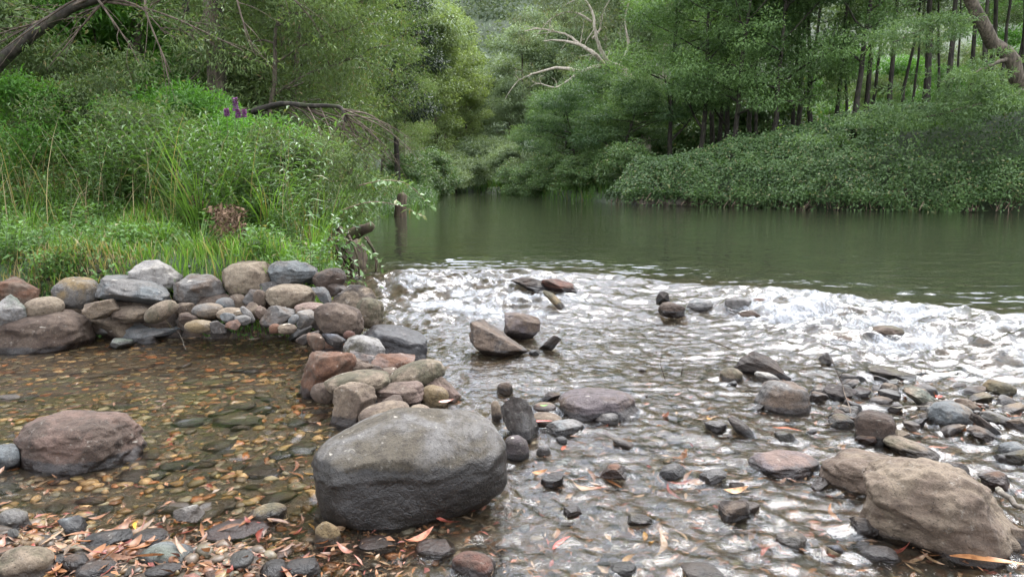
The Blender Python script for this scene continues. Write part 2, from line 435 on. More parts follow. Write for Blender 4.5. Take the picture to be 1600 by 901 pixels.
SHAPE = {  # power, number of flats, depth range of the flats, lump, rough, pre-scale
    'round': (2.2, 2, (.82, .95), .10, .02, (1, .8, .75)), 'oval': (2.2, 2, (.85, .97), .08, .015, (1, .7, .55)),
    'flat': (2.3, 3, (.75, .95), .12, .03, (1, .75, .35)), 'block': (3.8, 8, (.66, .9), .09, .03, (1, .85, .9)),
    'ang': (2.5, 12, (.52, .82), .12, .045, (1, .8, .7)), 'slab': (3.4, 9, (.55, .85), .10, .04, (1, .8, .33)), 'shard': (2.3, 11, (.42, .75), .16, .06, (1, .6, .4)),
    'boulder': (2.7, 4, (.8, .95), .12, .035, (1, .8, .7)), 'craggy': (2.5, 7, (.7, .93), .17, .05, (1, .8, .7)), 'great': (2.9, 4, (.85, .95), .07, .015, (1, .8, .8)),
}
def rock_verts(rng, shape, sub, roll):
    q, nf, (d0, d1), lump, rough, pre = SHAPE[shape]
    V, F = ICO[sub]; V = V.copy()
    V /= (np.abs(V) ** q).sum(1)[:, None] ** (1 / q)
    off = rng.uniform(-50, 50, 3)
    for k in range(nf):
        n = unit(rng.normal(size=3)); d = rng.uniform(d0, d1) * np.max(V @ n)
        V -= n * (np.clip(V @ n - d, 0, None) * .92)[:, None]
    V *= (1 + lump * fbm(V * 1.3 + off, 3) * 1.3)[:, None]
    V *= (1 + rough * fbm(V * 4.5 + off, 4) * 1.6)[:, None]
    if nf >= 6: V += .018 * unit(V) * np.round(perlin(V * np.array([1.2, 1.2, 6]) + off) * 2)[:, None] * .8
    V *= np.array(pre)
    V = V @ rotm('z', rng.uniform(-.5, .5)).T
    V = V @ rotm('y', roll).T
    return V, F
def rotm(ax, a):
    c, s = math.cos(a), math.sin(a)
    return np.array({'x': [[1, 0, 0], [0, c, -s], [0, s, c]], 'y': [[c, 0, s], [0, 1, 0], [-s, 0, c]], 'z': [[c, -s, 0], [s, c, 0], [0, 0, 1]]}[ax])
ROCKS = []
def rock(box, Y, col, second, shape, label, roll=0., wet=None, dr=.8, group=None, moss=0., ext=None, sub=None, zb=None, name='stone', fn=None):
    x0, y0, x1, y1 = box; cx, cy = (x0 + x1) / 2, (y0 + y1) / 2
    rng = np.random.default_rng(int(abs(x0) * 131 + y0 * 17 + x1) + 7)
    inwater = Y is None
    if Y is None:
        z = -.2 if zb is None else zb
        B = onz(cx, y1, z)
        a = (x1 - x0) / 2 / FPX * B[1]
        Y = B[1] + dr * a * .75
        zline = z
    C = onY(cx, cy, Y)
    if not inwater: zline = wl(C[0], C[1]) if wet is not None else -9
    dist = float((C - CAM) @ _F)
    a = (x1 - x0) / 2 / FPX * dist; b = dr * a
    h = (y1 - y0) / 2 / FPX * dist
    phi = math.asin((CAM[2] - C[2]) / np.linalg.norm(C - CAM))
    c = math.sqrt(max(h * h - (b * math.sin(phi)) ** 2, (h * .5) ** 2)) / math.cos(phi)
    if sub is None: sub = 6 if (x1 - x0) > 180 else 5 if (x1 - x0) > 40 else 4 if (x1 - x0) > 20 else 3
    V, F = rock_verts(rng, shape, sub, roll)
    lo, hi = V.min(0), V.max(0)
    V = (V - (lo + hi) / 2) / ((hi - lo) / 2)
    if fn: V = fn(V)
    e = ext if ext is not None else (.5 if inwater else .12)
    if inwater and shape != 'great': V[:, :2] *= (1 + .35 * np.clip(-V[:, 2], 0, 1))[:, None]
    V[:, 2] = np.where(V[:, 2] < 0, V[:, 2] * (1 + e), V[:, 2])
    V *= np.array([a, b, c])
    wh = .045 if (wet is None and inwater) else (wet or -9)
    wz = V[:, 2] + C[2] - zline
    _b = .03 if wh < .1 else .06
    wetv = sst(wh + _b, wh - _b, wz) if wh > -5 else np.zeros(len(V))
    nz = V[:, 2] / c
    mossv = moss * sst(.0, .6, nz + .3 * fbm(V * 9, 2)) if moss else np.zeros(len(V))
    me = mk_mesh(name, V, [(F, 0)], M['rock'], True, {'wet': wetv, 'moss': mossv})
    o = link(name, me, None, C, 0, tuple(np.array(PAL[col]) * .42 * rng.uniform(.88, 1.12)))
    o['second'] = [float(v) * .42 for v in PAL[second]]
    tag(o, label, 'rock', group)
    ROCKS.append((C, a, b, c))
    return o

G1, G2, G3, G4 = 'stones of the dry stone wall', 'stones heaped on the spit', 'rocks in the rapids', 'stones in the shallows'
W = [  # ---- the wall at the left
 ((-2,432,67,480),5.75,'brown','rust','ang','rust brown angular boulder, first at the far left of the upper wall row',.1),
 ((-14,461,37,512),5.4,'green','pale','ang','pale greenish grey rock cut by the left picture edge beside the dark boulder',.2),
 ((37,463,97,499),5.55,'sand','tan','oval','flat tan oval stone on top of the big dark brown wall boulder',-.1),
 ((86,432,153,484),5.85,'gold','grey','round','rounded mustard and grey boulder on the wall, left of the long grey slab',0),
 ((4,484,136,549),None,'choc','brown','boulder','big dark brown boulder at the wall foot, widest stone of the wall',-.22),
 ((135,466,186,498),5.6,'tan','brown','ang','small tan wedge stone below the long grey slab',-.2),
 ((150,431,275,477),5.85,'grey','slate','slab','long grey slab sloping down right across the wall',.17),
 ((208,406,282,457),6.0,'pale','white','ang','pale whitish block perched highest on the wall',.1),
 ((273,428,351,477),5.9,'grey','brown','block','rough grey brown block between the whitish block and the big tan stone',.05),
 ((345,407,426,463),6.0,'sand','tan','boulder','large smooth tan boulder on top of the wall',-.18),
 ((130,486,234,533),None,'tan','choc','slab','two-toned tan and brown slab at the wall foot right of the big dark boulder',-.12),
 ((176,475,242,503),5.7,'brown','tan','flat','brown flat rock tucked behind the two-toned slab',0),
 ((226,468,277,503),5.5,'tan','olive','oval','tilted tan oval stone leaning above the pale blue-grey wedge',-.5),
 ((196,493,289,533),None,'slate','pale','slab','pale blue-grey wedge at the wall foot by the water',-.12),
 ((268,471,305,496),5.7,'brown','tan','ang','brown rock wedged right of the tilted tan oval',0),
 ((280,488,310,510),5.5,'choc','brown','ang','small dark brown stone in the gap above the yellowish pebble',0),
 ((302,473,348,496),5.6,'tan','grey','oval','small flat tan oval under the rough grey brown block',0),
 ((288,499,334,519),5.3,'gold','sand','oval','yellowish oval cobble at the water line of the wall',0),
 ((330,500,356,520),5.3,'dark','grey','ang','little dark cobble beside the yellowish oval',.3),
 ((336,464,368,486),5.75,'grey','slate','round','small grey cobble below the large smooth tan boulder',0),
 ((357,459,388,482),5.8,'tan','brown','round','small tan brown cobble right under the large tan boulder',0),
 ((339,480,380,500),5.55,'tan','sand','flat','flat tan slab in the middle of the cobbles of the wall',0),
 ((376,478,398,503),5.5,'grey','pale','flat','small grey stone standing on edge among the wall cobbles',.9),
 ((344,488,369,506),5.4,'slate','grey','ang','bluish grey cobble above the pinkish one',0),
 ((351,499,375,516),5.3,'pink','rust','ang','pinkish cobble close to the water below the wall',0),
 ((356,505,400,527),None,'pink','tan','flat','low pink-tan stone lying half in water below the wall',0),
 ((364,492,392,508),5.4,'grey','grey','flat','flat grey scrap of stone above the low pink-tan stone',0),
 ((386,472,412,498),5.6,'brown','tan','ang','brown cobble left of the cobble heap with sharp corner',.3),
 ((382,451,417,479),5.8,'choc','grey','ang','dark brown stone below the right end of the large tan boulder',0),
 ((168,528,204,545),None,'green','grey','ang','small pale green-grey stone alone in water before the wall',0),
 ((218,525,244,537),None,'grey','tan','ang','tiny grey stone at the water edge before the blue-grey wedge',0),
 ((420,407,496,447),6.0,'slate','grey','slab','grey flat-topped slab at the right end of the wall top',.04),
 ((398,438,442,458),5.95,'dark','grey','slab','dark slab squeezed under the flat-topped grey slab',0),
 ((414,444,492,482),5.75,'sand','tan','boulder','wide tan boulder below the flat-topped grey slab',.1),
 ((489,418,541,452),5.95,'choc','dark','boulder','smooth dark brown stone at the top right end of the wall',-.25),
 ((506,440,542,463),5.9,'choc','grey','slab','thin dark slab under the smooth dark brown end stone',-.25),
 ((487,447,517,477),5.7,'grey','slate','ang','upright grey wedge right of the wide tan boulder',.9),
 ((396,452,416,482),5.7,'brown','tan','round','brown round cobble left of the wide tan boulder',0),
 ((522,444,587,490),5.7,'tan','dark','ang','angular tan and dark boulder at the end of the wall by white water',.1),
 ((549,465,600,509),5.55,'olive','tan','block','layered olive block, last of the wall, washed by the rapids',.1),
 ((489,472,569,526),5.25,'brown','choc','boulder','rough brown boulder at the wall end above the dark slates',.25),
 ((459,472,512,497),5.5,'pink','tan','flat','pinkish flat stone left of the rough brown boulder',0),
 ((462,484,501,512),5.35,'pale','tan','ang','pale angular stone touching the rough brown boulder on its left',-.4),
 ((406,476,461,512),5.4,'grey','brown','ang','grey brown angular rock under the wide tan boulder',-.2),
 ((399,477,421,498),5.5,'brown','pink','ang','little brown corner stone left of the grey brown angular rock',0),
 ((449,490,468,509),5.25,'pale','slate','oval','small pale oval standing upright between two angular stones',-.7),
 ((420,505,438,521),5.15,'red','rust','round','small red round pebble at the foot of the wall',0),
 ((434,505,463,522),5.15,'choc','tan','flat','flat brown stone right of the small red pebble',0),
 ((449,507,489,534),None,'slate','pale','slab','pale grey slab slipping into the water below the wall',-.3),
]
for b, Y, c, s, sh, lab, roll in W: rock(b, Y, c, s, sh, lab, roll, group=G1)
W = [  # ---- the spit and its heap
 ((462,516,499,539),5.0,'dark','choc','slab','dark slab on the spit just right of the pale grey slab',-.4),
 ((478,519,508,545),4.85,'rust','brown','ang','rusty brown stone between the dark slab and the dark slate',0),
 ((504,518,540,543),4.9,'blue','dark','slab','dark blue slate sloping right below the rough brown boulder',.4),
 ((491,529,539,555),None,'rust','choc','flat','reddish brown wet stone at the pool edge below the dark slate',0),
 ((536,516,555,531),4.95,'red','choc','round','tiny reddish round stone under the rough brown boulder',0),
 ((536,524,603,563),4.8,'olive','pale','boulder','long olive grey boulder leaning on the big wet boulder',.35),
 ((471,546,557,624),None,'rust','brown','ang','big rust brown rock with a sloping left face in the pool',-.7),
 ((546,546,588,582),4.7,'pink','pale','ang','rough pink and white stone behind the rust brown rock',0),
 ((581,552,649,590),4.6,'pink','rust','ang','orange brown crumbly rock in the middle of the heap',.1),
 ((606,561,696,609),4.2,'tan','olive','oval','tilted grey tan oval stone on top of the heap at right',-.35),
 ((507,576,611,614),4.0,'tan','olive','flat','flat tan slab balanced on the heap, topmost on the left',-.12),
 ((485,597,527,630),4.1,'choc','brown','round','dark brown small stone under the flat balanced slab, at the left',.2),
 ((522,598,588,668),None,'brown','tan','block','upright brown cube of rock standing at the front of the heap',.03),
 ((586,595,663,634),3.95,'pink','brown','block','pink brown brick-like slab in the middle of the heap',-.2),
 ((561,625,641,667),3.65,'tan','brown','oval','long tan stone right behind the great boulder',-.25),
 ((655,602,702,637),4.0,'gold','tan','round','rounded yellow tan stone right of the pink brown slab',0),
 ((668,586,720,640),4.15,'pink','brown','slab','reddish slab sloping down the right side of the heap',.75),
 ((639,631,674,648),3.7,'sand','pink','flat','little pale pink stone just behind the top of the great boulder',0),
 ((596,618,636,642),3.8,'choc','brown','ang','dark stone filling the shadow under the pink brown slab',0),
 ((560,600,600,632),4.2,'dark','choc','ang','dark stone deep in the heap between cube and slab',0),
 ((618,590,664,618),4.3,'choc','rust','ang','dark brown stone deep under the tilted oval',0),
 ((530,560,580,596),4.35,'choc','brown','ang','brown stone hidden under the flat balanced slab',0),
]
for b, Y, c, s, sh, lab, roll in W: rock(b, Y, c, s, sh, lab, roll, group=G2, wet=.06 if Y is None else None)
rock((562,506,668,568),None,'blue','purple','boulder','big smooth wet bluish boulder at the edge of the white water',.3,wet=.5,group=G2)
def big(V):   # the great boulder: steep front, sloping flat top, left end lower
    x, z = V[:, 0], V[:, 2]
    y = V[:, 1]; V = V.copy(); V[:, 2] = np.where(z > 0, 1 - .3 * sst(.5, -1., y), 1) * np.where(z > 0, z * (1 - .26 * sst(.1, -1., x)), z * (1 - .28 * sst(-.4, 1., x)))
    return V
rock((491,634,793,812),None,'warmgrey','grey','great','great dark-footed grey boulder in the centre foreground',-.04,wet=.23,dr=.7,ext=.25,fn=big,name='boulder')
W = [
 ((782,616,839,684),None,'dark','grey','ang','dark grey wedge standing upright right behind the great boulder',.95),
 ((767,626,784,661),None,'tan','brown','oval','narrow tan stone on end between great boulder and dark wedge',1.3),
 ((831,628,870,647),None,'tan','rust','round','round tan stone with a green leaf lying on it',0),
 ((829,644,880,671),None,'tan','brown','oval','tan oval right of the dark upright wedge',.1),
 ((853,655,913,680),None,'slate','pale','flat','bluish grey flat stone below the tan oval, washed by water',0),
 ((786,680,826,721),None,'purple','dark','round','purple brown round stone touching the right end of the great boulder',0),
 ((872,607,994,654),None,'purple','brown','boulder','broad purple brown boulder rising from the shallows in the middle',.12),
 ((842,612,876,631),None,'dark','choc','shard','dark pointed stone at the left tip of the broad purple boulder',-.3),
 ((884,636,905,652),None,'sand','tan','round','small sandy pebble below the dark pointed stone',0),
 ((932,645,967,663),None,'grey','pale','flat','small grey flat stone under the broad purple boulder',-.1),
 ((867,681,887,694),None,'slate','grey','round','small slate coloured pebble below the bluish flat stone',0),
 ((838,695,860,713),None,'white','pale','round','small white pebble right of the purple brown round stone',0),
 ((777,597,801,618),None,'gold','choc','round','golden brown wet stone above the dark upright wedge',0),
 ((492,815,533,856),None,'gold','rust','round','golden wet stone at the front left foot of the great boulder',0),
]
for b, Y, c, s, sh, lab, roll in W: rock(b, Y, c, s, sh, lab, roll, group=G4)
W = [  # ---- rapids
 ((797,432,862,454),None,'choc','dark','shard','dark brown jagged rock at the lip of the left rapids, larger of the pair',.25,-.04),
 ((846,436,897,456),None,'red','choc','slab','reddish rock just right of the jagged rock at the lip of the rapids',.15,-.05),
 ((847,453,880,482),None,'gold','olive','shard','golden sliver of rock under the jagged pair in white water',.8,-.1),
 ((732,500,818,554),None,'brown','dark','ang','sharp brown rock with a dark foot, left of the trio in mid rapids',.4,-.18),
 ((788,489,845,528),None,'purple','brown','ang','purplish rock, rear of the trio in mid rapids',.2,-.17),
 ((844,522,877,547),None,'dark','choc','shard','small dark spike, right one of the trio in mid rapids',-.6,-.18),
 ((826,546,842,556),None,'dark','dark','ang','tiny dark stone under the dark spike',0,-.18),
 ((1026,455,1047,474),None,'dark','choc','ang','small dark knob of rock above the little fall',.2,-.05),
 ((1029,472,1070,493),None,'choc','brown','boulder','brown wet rock where the water folds over in a little fall',.2,-.09),
 ((1132,464,1176,490),None,'grey','dark','block','grey topped dark block in the right group of crest rocks',-.1,-.1),
 ((1152,484,1188,502),None,'brown','choc','block','brown block in front of the grey topped block',0,-.12),
 ((1170,465,1206,483),None,'red','choc','ang','rust red rock between the two grey crest rocks',0,-.09),
 ((1198,468,1250,492),None,'grey','olive','ang','grey triangular rock right of the rust red rock',.2,-.1),
 ((1233,481,1262,496),None,'dark','choc','shard','dark shard at the right end of the crest rocks',.3,-.11),
 ((1205,487,1235,501),None,'grey','dark','flat','flat grey stone in front of the triangular rock',.1,-.12),
 ((1258,490,1282,503),None,'choc','dark','ang','tiny dark stone trailing right of the crest rocks',0,-.12),
 ((1074,466,1115,486),None,'pale','slate','oval','pale wet oval left of the grey topped block, glazed by water',0,-.1),
 ((1148,549,1222,590),None,'dark','choc','shard','black jagged slab below the right white water',.35,None),
 ((1125,574,1160,598),None,'olive','tan','round','olive wet stone left below the black jagged slab',0,None),
 ((1180,580,1217,599),None,'pale','white','flat','whitish flat stone in front of the black jagged slab',.2,None),
 ((1186,594,1262,645),None,'brown','grey','boulder','rough speckled brown boulder among riffles right of centre',.1,None),
 ((1277,549,1306,577),None,'dark','grey','shard','dark pointed rock alone at the foot of the white water',.7,None),
 ((1289,601,1337,628),None,'purple','dark','ang','purplish wet rock right of the rough speckled boulder',.1,None),
 ((1353,573,1428,596),None,'olive','dark','slab','long olive slab with a dark end on the shoal',.12,None),
 ((1537,593,1586,622),None,'olive','gold','boulder','olive rock at right edge of the shoal near white water',.35,None),
 ((1290,520,1345,545),None,'brown','tan','flat','brown rock drowned under the right rapids',.1,-.17),
 ((1358,508,1412,530),None,'brown','olive','flat','drowned brown boulder at the crest far right',0,-.1),
]
for b, Y, c, s, sh, lab, roll, zb in W: rock(b, Y, c, s, sh, lab, roll, group=G3, zb=zb, wet=.04)
W = [  # ---- shoal and near right
 ((1414,604,1467,640),None,'green','tan','slab','long pale greenish stone pointing down right on the shoal',.55),
 ((1449,627,1523,670),None,'slate','tan','flat','pale blue slab with tan end on the shoal',.1),
 ((1517,644,1556,680),None,'dark','choc','slab','dark slab right of the pale blue slab',.6),
 ((1534,642,1586,671),None,'grey','olive','flat','grey stone behind the dark slab at the right',.35),
 ((1496,622,1530,648),None,'brown','tan','ang','brown stone behind the pale blue slab',0),
 ((1336,644,1395,698),None,'dark','choc','block','black cubic rock with water spilling past its left side',.05),
 ((1384,682,1460,716),None,'tan','olive','flat','flat tan stone sloping right below the black cube',.3),
 ((1138,652,1177,684),None,'dark','grey','flat','dark thin stone leaning in the riffle in the middle right',.6),
 ((1360,619,1396,636),None,'brown','tan','flat','brown flat chip left of the pale greenish stone',0),
 ((1430,600,1462,620),None,'pink','grey','round','pinkish wet stone behind the pale greenish stone',0),
 ((1170,703,1280,744),None,'purple','pink','flat','wide flat purple stone just under the riffle',.05),
 ((1123,778,1176,820),None,'brown','dark','ang','brown stone with a curled leaf draped on it',.2),
 ((1290,846,1328,874),None,'blue','dark','shard','dark blue fin of slate in the riffle before the right boulder',.6),
 ((1520,849,1564,876),None,'slate','grey','round','small grey round cobble below the right boulder',0),
 ((1066,878,1138,912),None,'olive','tan','flat','olive flat stone at the bottom edge right of centre',.2),
 ((953,877,995,899),None,'olive','dark','oval','small dark olive oval at the bottom edge in the middle',0),
 ((1560,690,1606,716),None,'slate','pale','flat','bluish flat stone at the right edge above the right boulder',0),
 ((1565,820,1612,860),None,'brown','tan','ang','brown stone at the right edge beside the right boulder',0),
 ((1340,850,1400,880),None,'choc','dark','flat','brown flat wet stone at the front foot of the right boulder',0),
 ((1210,830,1262,858),None,'olive','tan','flat','olive flat wet stone left of the blue slate fin',.1),
]
for b, Y, c, s, sh, lab, roll in W: rock(b, Y, c, s, sh, lab, roll, group=G4)
rock((1288,706,1450,776),None,'brown','tan','craggy','low brown rock ridge joined to the left of the right boulder',.22,dr=.7,group=G4,wet=.02,name='boulder')
rock((1352,716,1578,866),None,'brown','tan','craggy','big warm brown pitted boulder at the lower right',.12,dr=.75,ext=.3,wet=.02,group=G4,name='boulder')
W = [  # ---- left pool and the shore
 ((30,640,216,728),None,'maroon','choc','boulder','smooth red brown boulder alone in the left pool',-.12),
 ((-8,694,31,734),None,'slate','dark','ang','shiny wet grey stone at the left edge by the red brown boulder',.2),
 ((-4,852,81,912),None,'olive','tan','round','round khaki cobble in the bottom left corner',0),
 ((121,874,184,907),None,'choc','grey','oval','dark brown oval cobble at the bottom edge right of the khaki cobble',0),
 ((96,865,140,897),None,'brown','choc','round','brown cobble between khaki cobble and dark oval',0),
 ((219,848,302,890),None,'green','slate','boulder','grey green wet stone on the leafy shore',0),
 ((91,806,131,833),None,'dark','slate','ang','dark pointed stone at the pool edge on the leafy shore',.3),
 ((127,826,203,864),None,'slate','dark','slab','dark slate slab lying on the leafy shore',-.15),
 ((271,786,312,811),None,'white','sand','ang','white quartz lump on the pool bed',0),
 ((320,812,423,845),None,'rust','red','flat','large flat rust red stone at the near edge of the pool',0),
 ((389,786,447,819),None,'gold','olive','oval','golden wet stone left of the great boulder at the pool edge',-.2),
 ((-3,794,44,833),None,'grey','olive','boulder','flat grey stone at left edge on the shore',0),
 ((205,826,262,852),None,'choc','brown','flat','chocolate brown flat stone on the shore left of the rust red one',0),
 ((360,858,412,888),None,'slate','dark','ang','dark wet slate lump among leaves at the bottom',.2),
 ((440,872,500,905),None,'dark','choc','flat','black wet flat stone at the bottom edge left of centre',0),
 ((650,842,712,872),None,'rust','brown','flat','rusty flat stone under water in front of the great boulder',0),
 ((705,862,775,905),None,'choc','red','flat','reddish brown stone under water at the bottom in the middle',0),
 ((560,838,622,862),None,'brown','rust','flat','brown stone in the dark water at the foot of the great boulder',0),
]
for b, Y, c, s, sh, lab, roll in W:
    z = -.2 if b[1] < 780 else -.17 if b[0] < 300 else -.215
    rock(b, Y, c, s, sh, lab, roll, group=G4, zb=z)
for b, c, s, lab in [((272,653,330,674),'slate','green','slate green stone under water in the middle of the pool'), ((332,648,410,674),'olive','gold','long olive stone under water in the middle of the pool'),
        ((352,632,400,650),'brown','olive','brown stone under water toward the heap in the pool'), ((250,722,300,744),'olive','tan','olive cobble under water near the red brown boulder'),
        ((186,742,262,760),'olive','gold','flat olive stone under water in front of the red brown boulder'), ((380,734,440,752),'red','rust','red brown flat stone under water left of the great boulder')]:
    z = gz(*onz((b[0] + b[2]) / 2, b[3], -.3)[:2])
    rock(b, None, c, s, 'flat', lab, 0, group=G4, zb=z + .01, name='stone')
rock((97,402,192,442),6.3,'dark','choc','boulder','mossy dark rock in the grass behind the wall',.1,moss=.9)
rock((-30,412,24,446),6.2,'dark','choc','boulder','dark rock at the left edge behind the wall',.3)

# small cobbles chinking the wall and the spit
rng = np.random.default_rng(71)
for k in range(46):
    if k < 30: px = rng.uniform(5, 560); py = rng.uniform(478, 525); Y = 5.85
    else: px = rng.uniform(500, 690); py = 560 + (px - 500) * .35 + rng.uniform(-10, 30); Y = 4.35
    w_ = rng.uniform(16, 34); cn = ['brown', 'tan', 'choc', 'grey', 'dark'][k % 5]
    rock((px - w_, py - w_ * .7, px + w_, py + w_ * .7), Y, cn, 'brown', ['ang', 'oval', 'flat'][k % 3], 'small cobble wedged deep in the gaps of the ' + ('dry stone wall' if k < 30 else 'stone heap'), rng.uniform(-.4, .4), group='cobbles wedged in the gaps of the ' + ('wall' if k < 30 else 'heap'), name='cobble')

for k in range(84):
    if k < 48: px, py = rng.uniform(1230, 1600), rng.uniform(585, 690)
    else: px, py = rng.uniform(860, 1600), rng.uniform(560, 860)
    w_ = rng.uniform(7, 19) * (py - 275) / 350; cn = ['brown', 'choc', 'tan', 'grey', 'dark', 'olive', 'rust'][k % 7]
    rock((px - w_, py - w_ * .75, px + w_, py + w_ * .4), None, cn, ['brown', 'tan', 'grey'][k % 3], ['ang', 'slab', 'ang', 'shard'][k % 4], 'small wet stone breaking the surface ' + ('of the stony shoal' if k < 48 else 'of the riffles'), rng.uniform(-.5, .5), group='small wet stones ' + ('of the shoal' if k < 48 else 'of the riffles'), zb=-.195, ext=.8)

# ---- pebbles: the 300 nearest and largest are things, the rest gravel
PEBCOL = [((.17, .115, .055), 'brown'), ((.22, .10, .04), 'rust'), ((.17, .145, .075), 'olive'), ((.20, .205, .19), 'grey green'), ((.32, .25, .17), 'tan'), ((.11, .095, .085), 'dark')]
def scatter_bed(n, rng, x0, x1, y0, y1):
    x = rng.uniform(x0, x1, n); y = y0 + (y1 - y0) * rng.uniform(0, 1, n) ** 1.25
    return x, y
rng = np.random.default_rng(21)
pebm = []
for k in range(8):
    V, F = rock_verts(rng, ['oval', 'flat', 'ang', 'round'][k % 4], 3, rng.uniform(-.2, .2))
    V = V / np.abs(V).max(); V[:, 2] *= .75
    pebm.append(mk_mesh('pebble', V * .05, [(F, 0)], M['rock'], True, {'wet': np.full(len(V), .75)}))
px, py = scatter_bed(900, rng, -3.2, 3.6, 2.05, 5.0)
pz = ground(px, py)
ok = (spit(px, py) > .25) & (np.abs(px) < py * .75 + .1); px, py, pz = px[ok][:300], py[ok][:300], pz[ok][:300]
for k in range(len(px)):
    c, nm = PEBCOL[rng.integers(0, 6)]
    pool = left_pool(px[k:k+1], py[k:k+1])[0] > .5
    where = 'on the bed of the quiet left pool and its shore' if pool else 'on the bed of the stony shallows'
    s = rng.uniform(.45, 1.15) * (1.5 if pool and py[k] > 2.6 else 1)
    o = bpy.data.objects.new('pebble', pebm[k % 8]); COL.objects.link(o)
    o.location = (px[k], py[k], pz[k] + .012 * s); o.rotation_euler = (rng.uniform(-.15, .15), rng.uniform(-.15, .15), rng.uniform(0, 6.28)); o.scale = (s, s * rng.uniform(.7, 1), s * rng.uniform(.6, 1))
    o.color = (*(np.array(c) * rng.uniform(.65, 1.0)), 1); o['second'] = [float(v) for v in np.array(c) * .55]
    tag(o, f'small {nm} pebble {where}', 'pebble', f'{nm} pebbles {where}')
mb = MB(); own = []
px, py = scatter_bed(17000, rng, -4.4, 5.0, 1.9, 6.2)
pz = ground(px, py)
V0, F0 = ICO[2]
V0 = V0 * (1 + .2 * fbm(V0 * 1.2, 2))[:, None]
n = len(px)
sc = (.007 + .02 * rng.uniform(0, 1, n) ** 2.5) * (1 + .6 * left_pool(px, py))
st = np.stack([sc, sc * rng.uniform(.55, .9, n), sc * rng.uniform(.3, .6, n)], 1)
an = rng.uniform(0, 6.28, n)
V = V0[None] * st[:, None]
V = np.stack([V[..., 0] * np.cos(an)[:, None] - V[..., 1] * np.sin(an)[:, None], V[..., 0] * np.sin(an)[:, None] + V[..., 1] * np.cos(an)[:, None], V[..., 2]], -1) + np.stack([px, py, pz + sc * .25], 1)[:, None]
cc = np.array([c for c, _ in PEBCOL])[rng.integers(0, 6, n)] * rng.uniform(.22, .52, n)[:, None] * (1 + .35 * left_pool(px, py))[:, None] * (1 + .45 * left_pool(px, py) * sst(2.3, 2.9, py))[:, None] * (1 + left_pool(px, py)[:, None] * np.array([.25, -.02, -.35]))
Fg = (F0[None] + (np.arange(n) * len(V0))[:, None, None]).reshape(-1, 3)
g = link('gravel', mk_mesh('gravel', V.reshape(-1, 3), [(Fg, 0)], M['gravel'], True, {'own': np.repeat(cc, len(V0), 0)}))
tag(g, 'fine brown and rust gravel covering the stream bed', 'gravel', kind='stuff')

# ---- fallen leaves
def leaf_mesh(L, Wd, curve, curl, k=7, twist=0.):
    t = np.linspace(0, 1, k); w = Wd * np.sin(math.pi * np.clip(t, .02, .985) ** .8) ** .9 * .5
    x = t * L - L / 2; y = curve * L * (t * (1 - t)) * 4; z = curl * L * ((t - .5) ** 2) * 2
    rows = []
    for s in (-1, -.0, 1):
        a = twist * (t - .5)
        rows.append(np.stack([x, y + s * w * np.cos(a), z + abs(s) * w * .35 + s * w * np.sin(a)], 1))
    V = np.stack(rows, 1).reshape(-1, 3)
    F = [[i * 3 + j, (i + 1) * 3 + j, (i + 1) * 3 + j + 1, i * 3 + j + 1] for i in range(k - 1) for j in (0, 1)]
    return mk_mesh('fallen_leaf', V, [(np.array(F), 0)], M['litter'], True)
LM = [leaf_mesh(.13, .022, .1, .1), leaf_mesh(.10, .026, .05, .25), leaf_mesh(.15, .024, .16, .15, twist=1.2), leaf_mesh(.085, .03, .02, .35), leaf_mesh(.12, .018, -.12, .05, twist=-1.6), leaf_mesh(.11, .034, .06, .5, twist=.8)]
LCOL = [((.27, .12, .05), 'orange brown'), ((.24, .055, .035), 'red'), ((.29, .19, .115), 'pale tan'), ((.17, .085, .045), 'brown'), ((.38, .2, .04), 'yellow'), ((.36, .16, .11), 'pink')]
LW = np.array([.26, .07, .2, .38, .02, .07])
def put_leaf(x, y, z, ci, rng, where, mi=None, tilt=.35, s=None):
    c, nm = LCOL[ci]
    o = bpy.data.objects.new('fallen_leaf', LM[int(rng.integers(0, 6)) if mi is None else mi]); COL.objects.link(o)
    o.location = (x, y, z); o.rotation_euler = (rng.normal(0, tilt), rng.normal(0, tilt), rng.uniform(0, 6.28))
    sc = rng.uniform(.5, 1.05) if s is None else s; o.scale = (sc, sc, sc)
    o.color = (*(np.array(c) * rng.uniform(.7, 1.15)), 1)
    tag(o, f'{nm} fallen gum leaf {where}', 'leaf', f'{nm} fallen leaves {where}')
rng = np.random.default_rng(33)
cnt = 0
while cnt < 122:      # on the leafy shore at bottom left
    a = onz(rng.uniform(-20, 560), rng.uniform(800, 905), -.17)
    if gz(*a[:2]) < -.26 and rng.random() < .75: continue
    put_leaf(a[0], a[1], max(gz(*a[:2]), -.205) + rng.uniform(.006, .03), rng.choice(6, p=LW), rng, 'on the stony shore at the bottom left'); cnt += 1
CLU = [(rng.uniform(660, 1560), rng.uniform(630, 890)) for _ in range(14)]
for k in range(108):   # caught in the riffles
    q_ = CLU[k % 14] if k % 5 else (rng.uniform(640, 1600), rng.uniform(620, 900)); a = onz(q_[0] + rng.normal(0, 34), q_[1] + rng.normal(0, 14), -.2)
    put_leaf(a[0], a[1], -.2 + rng.uniform(-.012, .012), rng.choice(6, p=LW), rng, 'caught in the riffles at the lower right', tilt=.22)
for k in range(36):   # on the shoal
    a = onz(1280 + rng.normal(0, 1) * 10 + rng.uniform(0, 320), rng.uniform(585, 680), -.2)
    put_leaf(a[0], a[1], max(gz(*a[:2]), -.2) + rng.uniform(.002, .02), rng.choice(6, p=LW), rng, 'stranded on the stony shoal', tilt=.4)
